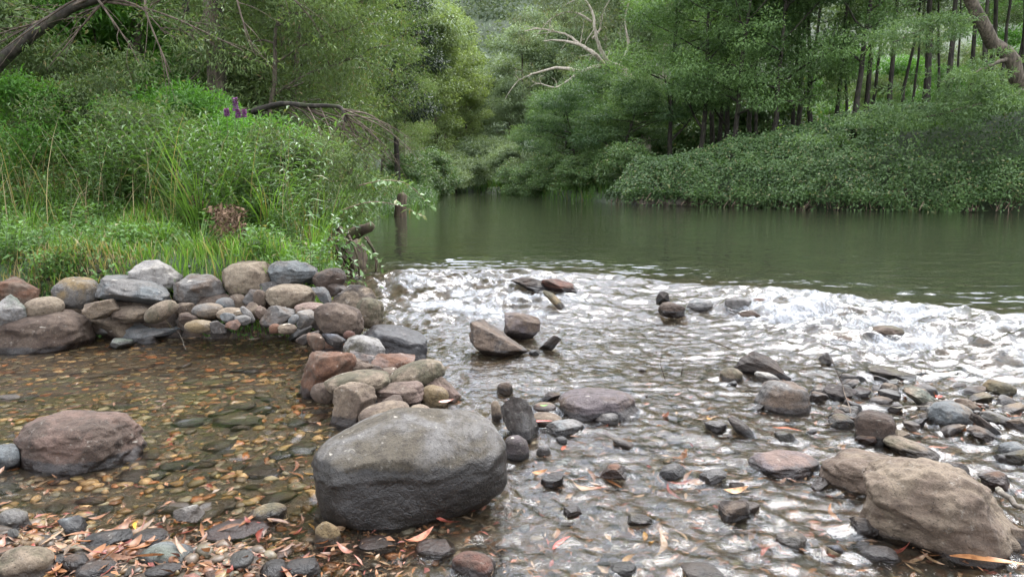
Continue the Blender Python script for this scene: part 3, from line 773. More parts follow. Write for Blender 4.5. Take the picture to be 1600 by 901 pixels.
for k in range(36):    # sunk in the pool
    a = onz(rng.uniform(40, 500), rng.uniform(640, 800), -.33)
    put_leaf(a[0], a[1], gz(*a[:2]) + .012, rng.choice(6, p=LW), rng, 'sunk on the bed of the left pool', tilt=.1)
# single ones one can point to
def one(px, py, z, col, nm, label, mi, rz, s=1.0, rx=0., ry=0.):
    a = onz(px, py, z); o = bpy.data.objects.new('fallen_leaf', LM[mi]); COL.objects.link(o)
    o.location = a; o.rotation_euler = (rx, ry, rz); o.scale = (s, s, s); o.color = (*col, 1); tag(o, label, 'leaf')
one(850, 634, -.135, (.16, .42, .06), 'green', 'fresh green leaf on the round tan stone behind the great boulder', 3, .3, .55)
one(842, 660, -.14, (.5, .12, .1), 'red', 'pink red leaf lying across the tan oval by the dark wedge', 0, .15, 1.1)
one(697, 628, -.02, (.5, .26, .2), 'pink', 'dry pink leaf on the reddish slab of the heap', 1, .6, .9, .3)
one(878, 850, -.195, (.62, .10, .07), 'red', 'bright red leaf in the dark water, alone near the bottom middle', 0, .9, .85)
one(880, 700, -.18, (.40, .10, .05), 'red', 'upright red brown leaf stuck right of the purple round stone', 1, 1.0, .6, 1.0)
one(842, 740, -.19, (.45, .2, .07), 'orange', 'curled orange leaf on water right of the great boulder', 5, .5, .7, .4)
one(1148, 770, -.11, (.42, .24, .11), 'orange', 'curled brown leaf draped over the stone in the lower riffle', 5, .3, 1.0, .3)
one(1466, 620, -.13, (.75, .07, .04), 'red', 'vivid scarlet leaf on the shoal by the pale blue slab', 3, .2, .6, .4)
one(210, 822, -.15, (.6, .33, .04), 'yellow', 'bright yellow leaf standing at the pool edge on the shore', 1, 1.9, .7, .9)
one(1545, 880, -.17, (.42, .2, .08), 'brown', 'long bark-like brown leaf strip at the bottom right corner', 0, -.25, 1.8)
one(655, 845, -.19, (.48, .2, .12), 'orange', 'large salmon leaf in the dark water below the great boulder', 5, .8, 1.2)
one(1230, 672, -.19, (.5, .14, .05), 'orange', 'orange red leaf in the riffle left of the black cube', 0, -.4, 1.1)
# small scraps nobody could count
mb = MB(); n = 4200
a = np.array([onz(rng.uniform(-60, 1640), rng.uniform(590, 915), -.2) for _ in range(n)])
sel = rng.random(n) < .3; a[sel] = np.array([onz(rng.uniform(-60, 640), rng.uniform(795, 915), -.18) for _ in range(int(sel.sum()))])
gzv = ground(a[:, 0], a[:, 1]); x = a[:, 0]; y = a[:, 1]
z = np.where(rng.random(n) < .6, gzv + .012, np.maximum(gzv + .01, -.2 + rng.uniform(-.012, .012, n)))
D = np.stack([rng.normal(size=n), rng.normal(size=n), rng.normal(0, .2, n)], 1); N = np.stack([rng.normal(0, .35, n), rng.normal(0, .35, n), np.ones(n)], 1)
L = rng.uniform(.015, .06, n)
leaves(mb, np.stack([x, y, z], 1), D, N, L, L * rng.uniform(.2, .4, n), .5, True)
own = np.repeat(np.array([c for c, _ in LCOL])[rng.choice(6, n, p=LW)] * rng.uniform(.5, 1.1, n)[:, None], 5, 0)
o = link('leaf_litter', mb.mesh('leaf_litter', M['scrap'], False, {'own': own}))
tag(o, 'scraps of brown leaf and bark strewn over stones and shallows', 'leaf litter', kind='stuff')
# twigs
def twig(pts, r, label, mt='twig', name='twig', cat='twig', side=0, rng=rng):
    mb = MB(); P = np.array(pts, float)
    t = np.linspace(0, 1, 9); tt = np.linspace(0, 1, len(P))
    Q = np.stack([np.interp(t, tt, P[:, k]) for k in range(3)], 1); Q += rng.normal(0, r * .7, Q.shape)
    add_tube(mb, Q, np.linspace(r, r * .35, 9), 6)
    for k in range(side):
        i = rng.integers(2, 8); d = unit(rng.normal(size=3) + [0, 0, .6]); l = np.linalg.norm(P[-1] - P[0]) * rng.uniform(.15, .35)
        add_tube(mb, np.stack([Q[i], Q[i] + d * l * .5 + rng.normal(0, .01, 3), Q[i] + d * l]), np.array([r * .5, r * .35, r * .15]), 5)
    o = link(name, mb.mesh(name, M[mt])); tag(o, label, cat); return o
twig([onz(1330, 650, -.17), onY(1316, 600, 4.2), onY(1300, 560, 4.25)], .004, 'thin dark upright twig stuck in the shoal', side=5)
twig([onz(1290, 665, -.18), onz(1350, 650, -.15), onz(1420, 700, -.17)], .004, 'fine crooked twig lying across the shoal', side=4)
twig([onz(1010, 620, -.19), onz(1040, 595, -.19), onz(1085, 580, -.18)], .005, 'dark forked twig in the riffle in mid stream', side=3)
twig([onz(1140, 545, -.15), onY(1118, 535, 5.1), onY(1096, 528, 5.0)], .004, 'bare twig poking from the little fall', side=0)
twig([onz(1560, 765, -.16), onz(1600, 790, -.14), onz(1680, 830, -.13)], .014, 'grey stick beside the right boulder at the edge', 'bark_grey', 'stick', 'stick')
twig([onz(1480, 632, -.16), onz(1400, 636, -.15), onz(1345, 628, -.16)], .005, 'pale straight stick lying on the shoal', 'bark_grey', 'stick', 'stick')
twig([onz(290, 545, -.17), onz(280, 520, -.13), onz(265, 505, -.05)], .003, 'dry forked stalk on the pale blue-grey wedge', 'bark_grey', side=3)
# ---- water
def water_height(X, Y):
    s = crest(X) - Y
    lp = left_pool(X, Y)
    lv = level(X, Y)
    xs_, ys_ = X + .25 * Y, Y      # flow runs down and to the right of the picture
    def ridged(sx, sy, off): return 1 - 2 * np.abs(p2(xs_, ys_, sx, sy, off))
    rap = sst(-.25, .25, s) * sst(3.0, 1.2, s)
    low = sst(1.0, 2.6, s) * (1 - lp)
    rap = rap * (.4 + .6 * np.maximum(np.exp(-((X + .55) / 1.2) ** 4), sst(1.7, 2.4, X)))
    env_far = sst(9.5, 7.5, Y)
    h = rap * (.055 * ridged(1.6, 2.6, 1) + .04 * ridged(4.2, 6, 2) + .018 * ridged(10, 14, 3) + .05 * p2(X, Y, 1.1, 1.3, 9))
    h = h + low * (.006 * ridged(2.2, 3.4, 4) + .0105 * ridged(7, 10, 5) + .006 * ridged(15, 20, 6) + .0018 * ridged(30, 38, 36) + .012 * p2(X, Y, 1.6, 2.2, 12))
    h = h + lp * (.006 * p2(X, Y, 3, 6, 7) + .0048 * ridged(7, 13, 8) + .0018 * p2(X, Y, 20, 26, 10))
    # the chop where the pool spills past the spit
    spl = lp * np.exp(-((X + 1.25) / .45) ** 2) * sst(2.6, 3.4, Y) * sst(5.6, 4.9, Y)
    h = h + spl * (.014 * ridged(7, 11, 13) + .009 * ridged(17, 20, 14))
    pool = sst(.2, -.6, s)
    h = h + pool * (.008 * p2(X, Y, .8, 3.2, 15) + .007 * p2(X, Y, 1.8, 8, 16)) * sst(40, 10, Y)
    h = h + pool * sst(-4.5, -.3, s) * (.012 * ridged(1.8, 6, 17) + .006 * ridged(4, 13, 18))
    return lv + h, s, rap, lp
xs = axis(-30, 32, -4.0, 4.6, .02, 1.12, 1.2); ys = axis(-20, 110, 1.8, 9.0, .02, 1.045, 1.2)
X, Y, F = grid(xs, ys); Zw, S, RAP, LP = water_height(X, Y)
# white water: where the river tips over the stones
def foam_amount(X, Y, S):
    S = S + .45 * p2(X, Y, .8, 1.6, 51) + .2 * p2(X, Y, 2.5, 5, 52)
    lz = np.exp(-((X + .25) / 1.15) ** 4) * sst(-.15, .35, S) * sst(5.3, 6.9, Y)
    rz = sst(1.5, 2.1, X) * sst(-.15, .2, S) * sst(2.5, 1.3, S)
    mz = np.exp(-((X - .9) / 1.1) ** 2 - ((Y - 6.4) / 1.0) ** 2) * .4
    lz = np.maximum(lz, .36 * np.exp(-((X - .35) / 1.25) ** 4) * sst(8.4, 8, Y) * sst(4.3, 5.6, Y))
    strip = np.exp(-((S + 1.05 - .35 * np.sin(X * .9)) / .14) ** 2) * sst(1.2, 2.4, X) * .75   # foam riding on the pool
    strip2 = np.exp(-((Y - 9.3 - .3 * X) / .35) ** 2) * np.exp(-((X - .5) / 1.6) ** 2) * .55
    far = np.exp(-((Y - 46.5) / 1.6) ** 2) * .8
    n = .6 * p2(X + .3 * Y, Y, 1.3, 2.8, 21) + .4 * p2(X + .3 * Y, Y, 4, 8, 22)
    return np.clip(np.maximum.reduce([lz, rz * 1.05, mz, strip, strip2, far]) * (.66 + 1.3 * n), 0, 1)
foam = foam_amount(X, Y, S)
# the current piles up before every stone and trails off behind it
fl = np.array([.28, -.96]); WK = np.zeros(X.shape); WF = np.zeros(X.shape)
for C, a, b, c in ROCKS:
    if a < .03 or abs(C[2] - wl(C[0], C[1])) > c * 1.3 + .02 or C[1] > 9 or left_pool(C[:1], C[1:2])[0] > .5: continue
    i0, i1 = np.searchsorted(ys, [C[1] - b - 1.2, C[1] + b + .4]); j0, j1 = np.searchsorted(xs, [C[0] - a - .6, C[0] + a + .9])
    x_ = X[i0:i1, j0:j1] - C[0]; y_ = Y[i0:i1, j0:j1] - C[1]
    d = np.sqrt((x_ / a) ** 2 + (y_ / b) ** 2); al = x_ * fl[0] + y_ * fl[1]; pe = np.abs(-x_ * fl[1] + y_ * fl[0])
    k = min(1, a / .12); r = min(a, b)
    pile = np.exp(-((d - 1.05) * r / .035) ** 2) * sst(.3, -.6, al / r)
    arm = np.exp(-((pe - a * .95 - .22 * np.clip(al, 0, 9)) / (.022 + .02 * np.clip(al, 0, 1))) ** 2) * sst(-.2, .2, al / r) * np.exp(-np.clip(al, 0, 9) / (.25 + 1.2 * a))
    lee = np.exp(-(pe / (a * .8)) ** 2) * sst(.6, 1.2, al / r) * np.exp(-np.clip(al - r, 0, 9) / (.2 + a))
    WK[i0:i1, j0:j1] += k * (.014 * pile + .012 * arm - .010 * lee)
    WF[i0:i1, j0:j1] = np.maximum(WF[i0:i1, j0:j1], k * (.42 * pile + .5 * arm * (C[1] > 3.2) + .2 * lee * (C[1] > 4)))
Zw = Zw + np.clip(WK, -.012, .022); foam = np.maximum(foam, WF * (.75 + .8 * p2(X, Y, 7, 9, 44)))
foam = np.clip(foam, 0, 1)
def water_material():
    m, nt = mat('river_water'); t = NT(nt)
    pos = t.n('ShaderNodeNewGeometry').outputs['Position']
    foam = t.attr('foam').outputs['Fac']; calm = t.attr('calm').outputs['Fac']; fast = t.attr('fast').outputs['Fac']
    mpA = t.n('ShaderNodeMapping', ins={'Vector': pos, 'Scale': (1, 3.2, 1), 'Rotation': (0, 0, .05)}).outputs[0]
    mpB = t.n('ShaderNodeMapping', ins={'Vector': pos, 'Scale': (1, 1.5, 1), 'Rotation': (0, 0, .5)}).outputs[0]
    a = t.noise(mpA, 2.6, 2, .45)                       # long ripples on the pool
    f1 = t.noise(mpB, 34, 4, .6, .5)                   # chop of the shallows
    hh = t.math('ADD', t.math('MULTIPLY', t.math('MULTIPLY', a, calm), .008), t.math('MULTIPLY', t.math('MULTIPLY', f1, fast), .0032))
    b = t.n('ShaderNodeBump', ins={'Height': hh, 'Strength': 1.0, 'Distance': 1.0})
    w = t.n('ShaderNodeBsdfPrincipled', ins={'Base Color': (.93, .9, .78, 1), 'Roughness': .015, 'IOR': 1.333, 'Transmission Weight': 1.0, 'Normal': b.outputs[0]})
    # foam is streaked along the flow and full of holes
    mpF = t.n('ShaderNodeMapping', ins={'Vector': pos, 'Scale': (1.7, .55, 1), 'Rotation': (0, 0, .3)}).outputs[0]
    fn = t.noise(mpF, 22, 6, .72, 1.4); fn2 = t.noise(mpF, 75, 4, .7)
    fa = t.math('ADD', foam, t.math('ADD', t.math('MULTIPLY', t.math('SUBTRACT', fn, .5), 1.5), t.math('MULTIPLY', t.math('SUBTRACT', fn2, .5), .7)))
    ff = t.math('MULTIPLY', t.ramp(fa, .40, 1.25), t.ramp(foam, .04, .4))
    bf = t.n('ShaderNodeBump', ins={'Height': t.math('ADD', fn, t.math('MULTIPLY', fn2, .5)), 'Strength': .8, 'Distance': .02})
    d = t.n('ShaderNodeBsdfPrincipled', ins={'Base Color': (.27, .28, .295, 1), 'Roughness': .3, 'Subsurface Weight': 0.0, 'Normal': bf.outputs[0]})
    mx = t.n('ShaderNodeMixShader', ins={0: t.math('MULTIPLY', ff, .88)}); nt.links.new(w.outputs[0], mx.inputs[1]); nt.links.new(d.outputs[0], mx.inputs[2])
    t.out(mx.outputs[0]); return m
calm = sst(.3, -.6, S) ; fast = np.clip(sst(-.3, .4, S) * (1 - LP) + LP * .25 + .0, 0, 1)
Zw = Zw + foam * .02 * p2(X, Y, 13, 13, 31) + foam * .012 * p2(X, Y, 28, 28, 32)
water_o = link('water', mk_mesh('water', np.stack([X, Y, Zw], -1).reshape(-1, 3), [(F, 0)], water_material(), True, {'foam': foam.ravel(), 'calm': calm.ravel(), 'fast': fast.ravel()}))
tag(water_o, kind='structure')
# ------------------------------------------------------------------ trees
def clump_leaves(mb, C, r, n, L, W, rng, flat=.75, droop=.25, tint=.5, spread=.2, up=.8):
    u = unit(rng.normal(size=(n, 3))); rad = rng.uniform(0, 1, n) ** .33; u[:, 2] = np.where(u[:, 2] < 0, u[:, 2] * .45, u[:, 2])
    rad = rad * (1 + .22 * perlin(u * 2.2 + rng.uniform(0, 50, 3)))
    P = C + u * (rad * r)[:, None] * np.array([1, 1, flat])
    D = u * .8 + rng.normal(0, .55, (n, 3)); D[:, 2] -= droop
    N = u * .5 + np.array([0, 0, up]) + rng.normal(0, .4, (n, 3))
    leaves(mb, P, D, N, L * rng.uniform(.7, 1.3, n), W * rng.uniform(.7, 1.3, n), np.clip(tint + rng.normal(0, spread, n), 0, 1))
def tree_proto(seed, h, tr, clear, spread, nlimb, leaf, bark, L, W, nleaf, cr=(.7, 1.1), flat=.75, droop=.25, lean=(0, 0), up=.5, sub=3, bare=0., top=1., wob=.1, names=('trunk', 'limb', 'crown'), rad_h=None, tints=(.25, .75), mid=True):
    rng = np.random.default_rng(seed)
    k = 12; t = np.linspace(0, 1, k)
    P = np.stack([lean[0] * t ** 1.3 + np.cumsum(rng.normal(0, wob * .3, k)), lean[1] * t ** 1.3 + np.cumsum(rng.normal(0, wob * .3, k)), -.4 + (h * .93 + .4) * t], 1); P[:2, :2] = P[0, :2] = 0
    rad = tr * (1 - .86 * t) * (1 + .5 * np.exp(-t * 14))
    tm = MB(); add_tube(tm, P, rad, 9, rough=.05, rng=rng)
    limbs = []; cl = []
    for i in range(nlimb):
        f = (i + rng.uniform(0, 1)) / nlimb; z = clear + (h * .93 - clear) * f ** .9
        tt = (z + .4) / (h * .93 + .4); b = np.array([np.interp(tt, t, P[:, q]) for q in range(3)])
        prof = math.sin(math.pi * min(.98, .22 + .74 * f)) ** .7 if rad_h is None else rad_h(f)
        ln = spread * prof * rng.uniform(.75, 1.15); az = i * 2.4 + rng.uniform(-.5, .5)
        d = np.array([math.cos(az), math.sin(az), up * rng.uniform(.3, 1.2)]); d = unit(d)
        s = np.linspace(0, 1, 6)[:, None]
        Q = b + d * ln * s + np.array([0, 0, -droop * .35 * ln]) * s ** 2 + np.cumsum(rng.normal(0, ln * .025, (6, 3)), 0) * (s > 0)
        lm = MB(); r0 = max(.018, np.interp(tt, t, rad) * .55); add_tube(lm, Q, np.linspace(r0, r0 * .25, 6), 6)
        for q in range(sub):
            j = rng.integers(2, 6); d2 = unit(d + rng.normal(0, .7, 3) + [0, 0, .2]); l2 = ln * rng.uniform(.25, .5)
            Q2 = Q[j] + d2 * l2 * np.linspace(0, 1, 4)[:, None] + np.cumsum(rng.normal(0, l2 * .05, (4, 3)), 0)
            Q2[0] = Q[j]
            add_tube(lm, Q2, np.linspace(r0 * .45, r0 * .12, 4), 4)
            if rng.random() > bare: cl.append((Q2[-1], rng.uniform(*cr) * .85))
        limbs.append(lm.mesh('limb', M[bark]))
        if rng.random() > bare: cl.append((Q[-1], rng.uniform(*cr)))
        if rng.random() > bare and mid: cl.append((Q[3], rng.uniform(*cr) * .8))
    if top: cl.append((P[-1], cr[1] * .9)); cl.append((P[-2], cr[1]))
    cm = MB()
    for C, r in cl:
        clump_leaves(cm, C, r, int(nleaf * (r / cr[1]) ** 2), L, W, rng, flat, droop, rng.uniform(*tints))
    return dict(trunk=tm.mesh('trunk', M[bark]), limbs=limbs, crown=cm.mesh('crown', M[leaf], False), names=names)
def plant(pr, name, cat, loc, rz, sc, label, group=None, maxlimb=8):
    r = tag(empty(name, loc, rz, sc), label, cat, group)
    link(pr['names'][0], pr['trunk'], r)
    for l in pr['limbs'][:]: link('limb', l, r)
    link(pr['names'][2], pr['crown'], r)
    return r
def base(px, Y, sink=.05):
    x = (px - 800) / FPX * (Y * math.cos(TH) + .2) ; return np.array([x, Y, gz(x, Y) - sink])

PW = [tree_proto(101, 12.5, .125, 1.6, 3.4, 20, 'wattle', 'bark_dark', .14, .05, 1050, (.65, 1.2), tints=(.1, .9), sub=1, flat=1.0, up=.95),
      tree_proto(102, 11.5, .12, 2.0, 3.2, 20, 'wattle', 'bark_dark', .14, .05, 1050, (.65, 1.2), lean=(.8, .2), tints=(.1, .9), sub=1, flat=1.0, up=.95),
      tree_proto(103, 13.5, .135, 2.9, 3.3, 20, 'wattle', 'bark_dark', .14, .05, 1050, (.7, 1.25), lean=(-.7, -.4), tints=(.1, .9), sub=1, flat=1.0, up=.95)]
PS = [tree_proto(111, 14, .125, 5.9, 2.6, 10, 'slim', 'bark_dark', .15, .05, 420, (.7, 1.2), lean=(.5, 0)),
      tree_proto(112, 13, .10, 5.3, 2.4, 9, 'slim', 'bark_dark', .15, .05, 420, (.7, 1.2), lean=(-.6, .3)),
      tree_proto(113, 15, .16, 6.4, 2.9, 10, 'slim', 'bark_dark', .15, .05, 420, (.7, 1.2), lean=(.2, -.3)),
      tree_proto(114, 12, .09, 5.4, 1.9, 7, 'slim', 'bark_dark', .15, .05, 420, (.6, 1.0), lean=(.9, .1), wob=.2)]
PO = [tree_proto(121, 6.0, .14, 1.6, 3.4, 13, 'feather', 'bark_dark', .17, .05, 1000, (.75, 1.2), sub=1, mid=False, flat=.68, droop=.1, lean=(-1.2, -.6), up=.35, tints=(.1, .9)),
      tree_proto(122, 5.2, .13, 1.2, 3.2, 12, 'feather', 'bark_dark', .17, .05, 1000, (.75, 1.15), sub=1, mid=False, flat=.68, droop=.1, lean=(-1.6, -.8), up=.25, tints=(.1, .9))]
PL = [tree_proto(131, 6.8, .10, .7, 2.3, 17, 'left', 'bark_mid', .11, .024, 560, (.5, .85), droop=.35, lean=(.7, -.2), up=.7, wob=.2),
      tree_proto(132, 5.6, .09, .5, 2.1, 16, 'left', 'bark_mid', .11, .024, 560, (.5, .8), droop=.4, lean=(1.1, -.3), up=.5, wob=.25),
      tree_proto(133, 9.5, .14, 1.4, 2.8, 20, 'left', 'bark_mid', .12, .024, 640, (.6, 1.0), droop=.3, lean=(.5, -.2), up=.6)]
PD = tree_proto(141, 8.2, .13, 2.6, 1.5, 14, 'darkleaf', 'bark_dark', .16, .05, 520, (.6, .95))
PP = [tree_proto(151, 14, .22, 2.2, 2.6, 22, 'willow', 'bark_mid', .24, .08, 380, (.8, 1.3), droop=.5, up=1.1),
      tree_proto(152, 13, .2, 1.2, 2.9, 22, 'grey', 'bark_mid', .24, .08, 380, (.8, 1.4), droop=.4, up=.8),
      tree_proto(153, 17, .28, 5, 3.6, 20, 'grey', 'bark_pale', .28, .09, 330, (1., 1.6), droop=.5, up=.7)]
PB = [tree_proto(161, 2.6, .05, .3, 1.7, 13, 'grey', 'bark_mid', .15, .05, 420, (.5, .8), up=.4, names=('stem', 'limb', 'foliage')),
      tree_proto(162, 2.2, .05, .2, 1.6, 12, 'bramble', 'bark_mid', .15, .06, 380, (.5, .75), up=.4, names=('stem', 'limb', 'foliage'))]
PU = [tree_proto(171, 3.6, .06, .3, 1.6, 14, 'lush', 'bark_mid', .17, .05, 260, (.5, .8), up=.6, names=('stem', 'limb', 'foliage')),
      tree_proto(172, 3.0, .05, .3, 1.5, 13, 'left', 'bark_mid', .12, .03, 420, (.45, .75), up=.6, names=('stem', 'limb', 'foliage'))]
# left bank trees behind the grass: tall, with high crowns
PT = [tree_proto(181, 11, .18, 4.8, 2.6, 13, 'left', 'bark_mid', .12, .03, 520, (.6, 1.1), lean=(.3, 0)),
      tree_proto(182, 10, .12, 4.2, 2.2, 12, 'left', 'bark_dark', .12, .03, 520, (.6, 1.0), lean=(-.4, .2))]

def many(lst, name, cat, group, protos, rzs=None):
    for k, (px, Y, v, sc, lab) in enumerate(lst):
        plant(protos[v], name, cat, base(px, Y), (k * 1.7) % 6.28 if rzs is None else ((k * 1.7) % 2 - 1) * rzs, sc, lab, group)
many([(1045, 35.5, 0, .95, 'dense wattle closest to the river bend, its crown hanging down to the bank'),
      (1092, 33.5, 0, 1.0, 'dense wattle second along the right bank from the bend, leafy almost to the ground'),
      (1130, 35.5, 0, 1.05, 'dense wattle set back behind the second bank tree'),
      (1140, 31.5, 1, 1.0, 'dense wattle above the driftwood log on the right bank'),
      (1200, 31, 1, 1.0, 'dense wattle with a leaning dark trunk above the brambles'),
      (1262, 33, 1, 1.05, 'dense wattle where the clumped crowns give way to bare trunks'),
      (1165, 38, 2, 1.0, 'tall wattle in the second row behind the driftwood log'),
      (1110, 41, 2, 1.05, 'tall wattle far back behind the bank trees near the bend'),
      (1240, 40, 2, 1.0, 'tall wattle in the second row where the bare trunks begin'),
      (1325, 30.5, 2, .95, 'tall wattle whose crown hangs highest over the brambles')], 'wattle_tree', 'tree', 'dense wattles along the right bank', PW)
st = [(1120, 36.5), (1176, 33.4), (1232, 36), (1296, 33.5), (1312, 38), (1342, 34), (1352, 41), (1378, 32), (1398, 37), (1412, 43), (1432, 33), (1452, 38.5), (1466, 31), (1482, 44), (1500, 35.5),
      (1516, 30), (1530, 40), (1548, 33.5), (1562, 45), (1576, 37), (1592, 31), (1612, 41), (1640, 34), (1675, 38), (1700, 31), (1255, 45), (1440, 47), (1525, 48), (1595, 49)]
st.sort()
ordn = ['first', 'second', 'third', 'fourth', 'fifth', 'sixth', 'seventh', 'eighth', 'ninth', 'tenth', 'eleventh', 'twelfth', 'thirteenth', 'fourteenth', 'fifteenth']
for k, (px, Y) in enumerate(st):
    v = [0, 3, 1, 2, 1, 3, 0, 1][k % 8]
    kind = ['straight', 'slim', 'thick', 'crooked'][v]
    where = f'{ordn[k]} from the bend end' if k < 15 else f'{ordn[len(st) - 1 - k]} from the right end'
    plant(PS[v], 'slender_tree', 'tree', base(px, Y), k * 2.1 % 6.28, .9 + .2 * ((k * 7) % 5) / 5, f'{kind} bare dark trunk above the brambles, {where}', 'slender trees of the right stand')
many([(905, 39, 0, .82, 'feathery wattle leaning over the water at the bend with layered crown'), (960, 37, 1, .88, 'low feathery wattle over the water next to the dense wattles'),
      (875, 43, 0, .85, 'feathery wattle at the inside of the bend, farthest of the leaning three'), (1000, 40, 0, .9, 'feathery wattle behind the low leaning one'),
      (905, 47, 0, .95, 'taller feathery wattle standing behind the leaning ones at the bend')], 'feathery_tree', 'tree', 'feathery wattles leaning at the bend', PO)
many([(700, 56, 0, .95, 'yellow green slim tree, nearest of the pale trees left of the gap'), (722, 62, 0, .92, 'tallest yellow green tree standing before the far hill'),
      (728, 57, 0, .6, 'short yellow green tree in front of the tallest pale one'), (682, 50, 0, .85, 'pale yellow green tree beside the dark tree on the left bank'),
      (745, 64, 1, .55, 'grey green tree in the gap of the valley'), (795, 60, 1, .62, 'grey green tree right of the valley gap'), (815, 62, 1, .95, 'grey green tree behind the feathery wattles at the bend'),
      (850, 66, 2, .85, 'tall grey gum left of the bare limbed gum'), (890, 62, 1, 1.0, 'grey green tree below the bare limbed gum'), (800, 82, 2, .6, 'tall grey gum on the valley floor at right of gap'),
      (700, 78, 2, .95, 'tall grey gum behind the yellow green trees'), (660, 66, 2, 1.0, 'tall grey gum behind the left bank trees'), (940, 58, 2, .9, 'tall grey gum behind the bare limbed gum'), (980, 54, 1, 1.1, 'grey green tree behind the dense wattles by the bend'), (755, 90, 1, .75, 'distant grey green tree in the middle of the gap'),
      (1030, 52, 2, .95, 'tall grey gum rising behind the dense wattles'), (640, 52, 2, .9, 'tall grey gum over the left bank behind the dark tree')], 'valley_tree', 'tree', 'trees of the valley floor', PP)
many([(745, 54.5, 0, 1.25, 'round grey green shrub at the far end of the water'), (715, 51, 0, 1.1, 'grey green shrub left of the round one at the far water'), (778, 55, 0, 1.2, 'grey green shrub right of the round one at the far water'),
      (676, 42, 1, .9, 'leafy bank shrub on the left shore far up the river'), (662, 37, 1, .8, 'leafy bank shrub on the left shore half way up the river'), (690, 47, 0, 1.0, 'grey shrub on the left shore by the far water'),
      (838, 41, 1, .75, 'leafy shrub at the water under the farthest feathery wattle'), (870, 39, 1, .75, 'leafy shrub at the water under the leaning feathery wattle'), (905, 36.5, 1, .7, 'leafy shrub at the water edge in the middle of the bend bank'),
      (945, 35, 1, .75, 'leafy shrub at the water under the low feathery wattle'), (985, 33, 1, .8, 'leafy shrub at the water before the first dense wattle'), (812, 45, 1, .8, 'leafy shrub at the tip of the bend by the far riffle'),
      (800, 49, 0, 1.0, 'grey shrub behind the tip of the bend'), (640, 31, 1, .6, 'leafy shrub on the left shore above the stump'), (1010, 46, 1, 1.7, 'wide bush behind the dense wattles near the bend'), (950, 47, 1, 1.7, 'wide bush behind the low feathery wattle'), (900, 50, 1, 1.8, 'wide bush behind the leaning feathery wattles'), (1070, 47, 1, 1.7, 'wide bush far back behind the third dense wattle'), (1130, 46, 1, 1.6, 'wide bush far back behind the driftwood log'), (1190, 45, 1, 1.6, 'wide bush far back where the bare trunks begin')], 'bank_shrub', 'shrub', 'shrubs along the far banks', PB)
many([(440, 17.5, 1, 1.1, 'fine leaved wattle leaning out over the pool, nearest the water'), (440, 14.5, 0, .95, 'fine leaved wattle right behind the fallen dead branch'), (415, 13.5, 1, .85, 'small fine leaved wattle above the tall reeds'),
      (545, 25, 0, 1.0, 'fine leaved wattle over the water further up the left bank'), (450, 21, 2, 1.0, 'tall fine leaved wattle behind the leaning one'), (405, 19, 2, .95, 'tall fine leaved wattle left of the dark tree'), 
      (595, 33, 0, .95, 'fine leaved wattle at the left shore beyond the stump'), (622, 42, 2, .65, 'far fine leaved wattle on the left shore'), (575, 36, 2, .95, 'tall fine leaved wattle on the left bank beneath the dark tree'),
      (430, 26, 2, 1.05, 'tall fine leaved wattle far back on the left'), (500, 28, 2, 1.0, 'tall fine leaved wattle far back behind the leaning tree'), (330, 32, 2, 1.0, 'tall fine leaved wattle behind the paired trunks'), (465, 33, 2, 1.25, 'tall fine leaved wattle farthest back on the left slope')], 'fine_leaved_tree', 'tree', 'fine leaved wattles of the left bank', PL, .25)
plant(PD, 'dark_tree', 'tree', base(622, 29), .4, 1.0, 'dark narrow tree with almost black green crown on the left bank')
many([(243, 15.5, 0, 1.0, 'straight brown trunk rising alone behind the bright shrub'), (318, 14, 1, .9, 'thin dark trunk left of the paired trunks'), (345, 12.8, 0, .95, 'thick brown trunk, left one of the pair'),
      (366, 13.4, 1, 1.1, 'dark trunk, right one of the pair'), (255, 19, 0, 1.0, 'pale trunk just behind the straight brown trunk'), (60, 15, 0, 1.0, 'trunk behind the leaning tree at the left edge'), (20, 20, 1, 1.1, 'dark trunk far back at the left edge'), (130, 24, 0, 1.1, 'trunk far back behind the bright shrub'), (200, 27, 1, 1.2, 'slim trunk farthest back on the left'), (-120, 14, 0, 1.0, 'trunk outside the left edge by the leaning tree')], 'tall_tree', 'tree', 'tall trunks of the left bank', PT)
many([(175, 15, 0, 1.05, 'bright green leafy shrub glowing between the left trunks'), (105, 16.5, 0, 1.1, 'bright green shrub left of the glowing one'), (30, 14, 1, 1.15, 'dull green shrub at the left edge under the leaning trunk'), (285, 17, 0, 1.0, 'bright green shrub right of the straight brown trunk'),
      (215, 20, 1, 1.5, 'dull green bush behind the glowing shrub'), (60, 20, 1, 1.6, 'dull green bush far back at the left edge'), (390, 15, 1, 1.0, 'dull green bush behind the paired trunks'), (140, 12.5, 1, .75, 'small dull green bush in front of the glowing shrub'), (300, 24, 1, 2.0, 'big dull green bush at the back between the trunks'), (150, 25, 0, 2.0, 'big bright bush at the back between the trunks'), (-40, 11.5, 1, 1.0, 'dull green bush cut by the left edge'), (460, 22, 1, 1.5, 'dull green bush behind the fine leaved wattles')], 'leafy_shrub', 'shrub', 'shrubs behind the left bank', PU)

many([(1240 + 38 * k, 46 + (k * 5) % 14, k % 2, 1.0 + .25 * (k % 3), f'sunlit bush behind the right stand of trunks, {ordn[k]} from the bend end') for k in range(12)], 'understory_bush', 'bush', 'bushes behind the right stand', PU)

